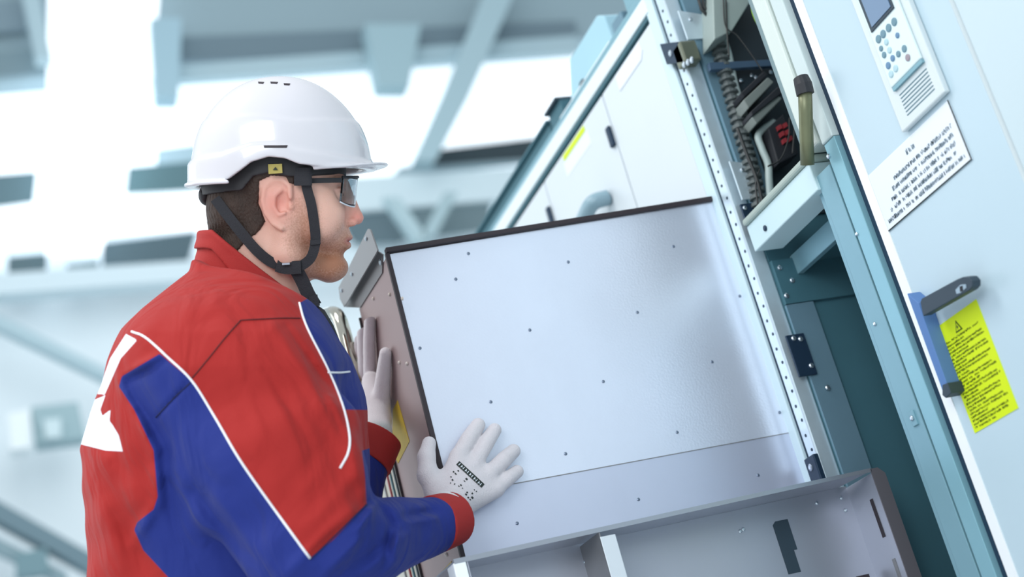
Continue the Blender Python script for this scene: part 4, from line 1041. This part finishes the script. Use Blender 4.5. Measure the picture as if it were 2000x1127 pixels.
def mark(mb, u, v, w, h, lift):
    ca, sa = math.cos(math.radians(43)), math.sin(math.radians(43)); pts = []
    for a, b in ((-w, -h), (w, -h), (w, h), (-w, h)):
        hh_ = ray_hit([gbv], u + a * ca - b * sa, v + a * sa + b * ca)
        if not hh_: return
        pts.append(hh_[0] + hh_[1] * lift)
    mb.prism(pts, tuple(hh_[1] * -.0003))
r3 = random.Random(11)
for i in range(11):
    t = i / 10.5; u, v = 897 + 43 * t, 907.5 + 41 * t
    mark(pk_, u, v, .7, 2.6, .0012)
    if i % 2: mark(pk_, u + 1, v + 1, 1.6, .7, .0012)
pk_.build('print_letters', M['paper'], glove)
for (u, v) in ((886, 922), (890, 926), (895, 920), (881, 932), (884, 938), (880, 944), (888, 946), (907, 940), (911, 936), (900, 948), (903, 954), (896, 950), (926, 957), (930, 960), (922, 964), (912, 962), (914, 972), (918, 976), (922, 972), (910, 966)):
    mark(pm, u, v, r3.uniform(.8, 2.2), r3.uniform(.6, 1.6), .0008)
pm.build('print_marks', M['ink'], glove)

# --- left arm, cuff and glove (palm on the front panel) ---
def lp(u, v, y): return on(u, v, 1, y)
wl_ = lp(738, 845, -.050)
Gl = Grid(wl_ - np.array([.16, .10, .10]), wl_ + np.array([.10, .07, .20]), .0017)
fi1 = Gl.path([lp(722, 735, -.017), lp(721, 665, -.014), lp(722, 612, -.011)], [.0105, .0100, .0088])
fi2 = Gl.path([lp(712, 735, -.016), lp(708, 660, -.014), lp(711, 604, -.011)], [.0105, .0098, .0086])
fi3 = Gl.path([lp(706, 745, -.016), lp(702, 675, -.013), lp(705, 630, -.011)], [.0100, .0094, .0084])
fi4 = Gl.path([lp(703, 755, -.015), lp(699, 705, -.012), lp(701, 668, -.010)], [.0092, .0088, .0080])
tb = Gl.path([lp(744, 790, -.022), lp(748, 740, -.017), lp(753, 690, -.012)], [.0150, .0125, .0098])
pm_ = smin(Gl.cap(lp(726, 745, -.020), lp(736, 820, -.036), .0165, .022), Gl.cap(lp(708, 760, -.020), lp(728, 820, -.036), .0145, .020), .01)
gl_ = smin(pm_, smin(Gl.cap(lp(744, 790, -.022), lp(736, 830, -.04), .015, .02), tb, .004), .008)
for q in (fi1, fi2, fi3, fi4): gl_ = smin(gl_, q, .003)
gl_ = smin(gl_, Gl.cap(lp(734, 820, -.036), lp(737, 848, -.052), .022, .024), .008)
V, Q = nets(Gl, gl_)
lg = mesh_obj('left_glove', V, Q, glove_m, person, dict(knit=lambda Vw: 26 - np.abs(pix(Vw)[1] - 850)), 1, 'white knitted glove flat against the narrow front of the module')
wcam = to_cam(wl_); elb = K(655, 1010, 2.34)
dl = (wcam - elb) / np.linalg.norm(wcam - elb)
Ga = Grid(np.minimum(wcam, elb) - .14, np.maximum(wcam, elb) + .14, .004)
al = smin(Ga.cap(elb, wcam - dl * .055, .062, .042), Ga.cap(K(560, 760, 2.36), elb, .085, .06), .03)
tt = (Ga.x - wcam[0]) * dl[0] + (Ga.y - wcam[1]) * dl[1] + (Ga.z - wcam[2]) * dl[2]
al = smax(al, tt + .050, .004)
V, Q = nets(Ga, al)
mesh_obj('left_sleeve', to_world(V), Q, cl, jacket, dict(blue=lambda Vw: np.full(len(Vw), 9.), white=lambda Vw: np.full(len(Vw), -50.)), 2)
band_mesh('left_cuff', wcam - dl * .056, wcam - dl * .004, .043, .040, cm, jacket, .003)
q = to_world(wcam - dl * .045 + np.array([-.006, -.012, .042])); 
MB().tube([q, q + R.T @ np.array([0, 0, .004])], .007, 16).build('cuff_button', M['bluest'], jacket)

# --- trousers and boots (below the frame) ---
Gt = Grid(np.array([-0.22, -0.78, FLOOR + .08]), np.array([0.40, -0.20, -0.12]), .008)
hipc = to_world(K(440, 1310, 2.2))
lt_ = None
for sgn in (-1, 1):
    x = hipc[0] + .10 * sgn
    leg = Gt.path([np.array([x, hipc[1], hipc[2] - .02]), np.array([x + .01 * sgn, hipc[1] + .02, -.62]), np.array([x + .02 * sgn, hipc[1] - .03, FLOOR + .10])], [.105, .078, .062])
    lt_ = leg if lt_ is None else smin(lt_, leg, .03)
lt_ = smin(lt_, Gt.ell(hipc, np.array([.19, .15, .15])), .04)
V, Q = nets(Gt, lt_)
mesh_obj('trousers', V, Q, mat('blue_cloth', BLUE, .8, var=.06, vscale=9), person, None, 2)
for sgn in (-1, 1):
    x = hipc[0] + .12 * sgn; y = hipc[1] - .03
    Gb = Grid(np.array([x - .07, y - .12, FLOOR]) - .01, np.array([x + .07, y + .24, FLOOR + .2]), .006)
    bt = smin(Gb.cap(np.array([x, y, FLOOR + .17]), np.array([x, y, FLOOR + .06]), .055, .05), Gb.cap(np.array([x, y - .03, FLOOR + .045]), np.array([x, y + .16, FLOOR + .04]), .048, .044), .03)
    bt = smax(bt, FLOOR + .001 - Gb.z + 0 * Gb.x + 0 * Gb.y, .004)
    V, Q = nets(Gb, bt); mesh_obj('boot', V, Q, M['dark'], person, None, 1)
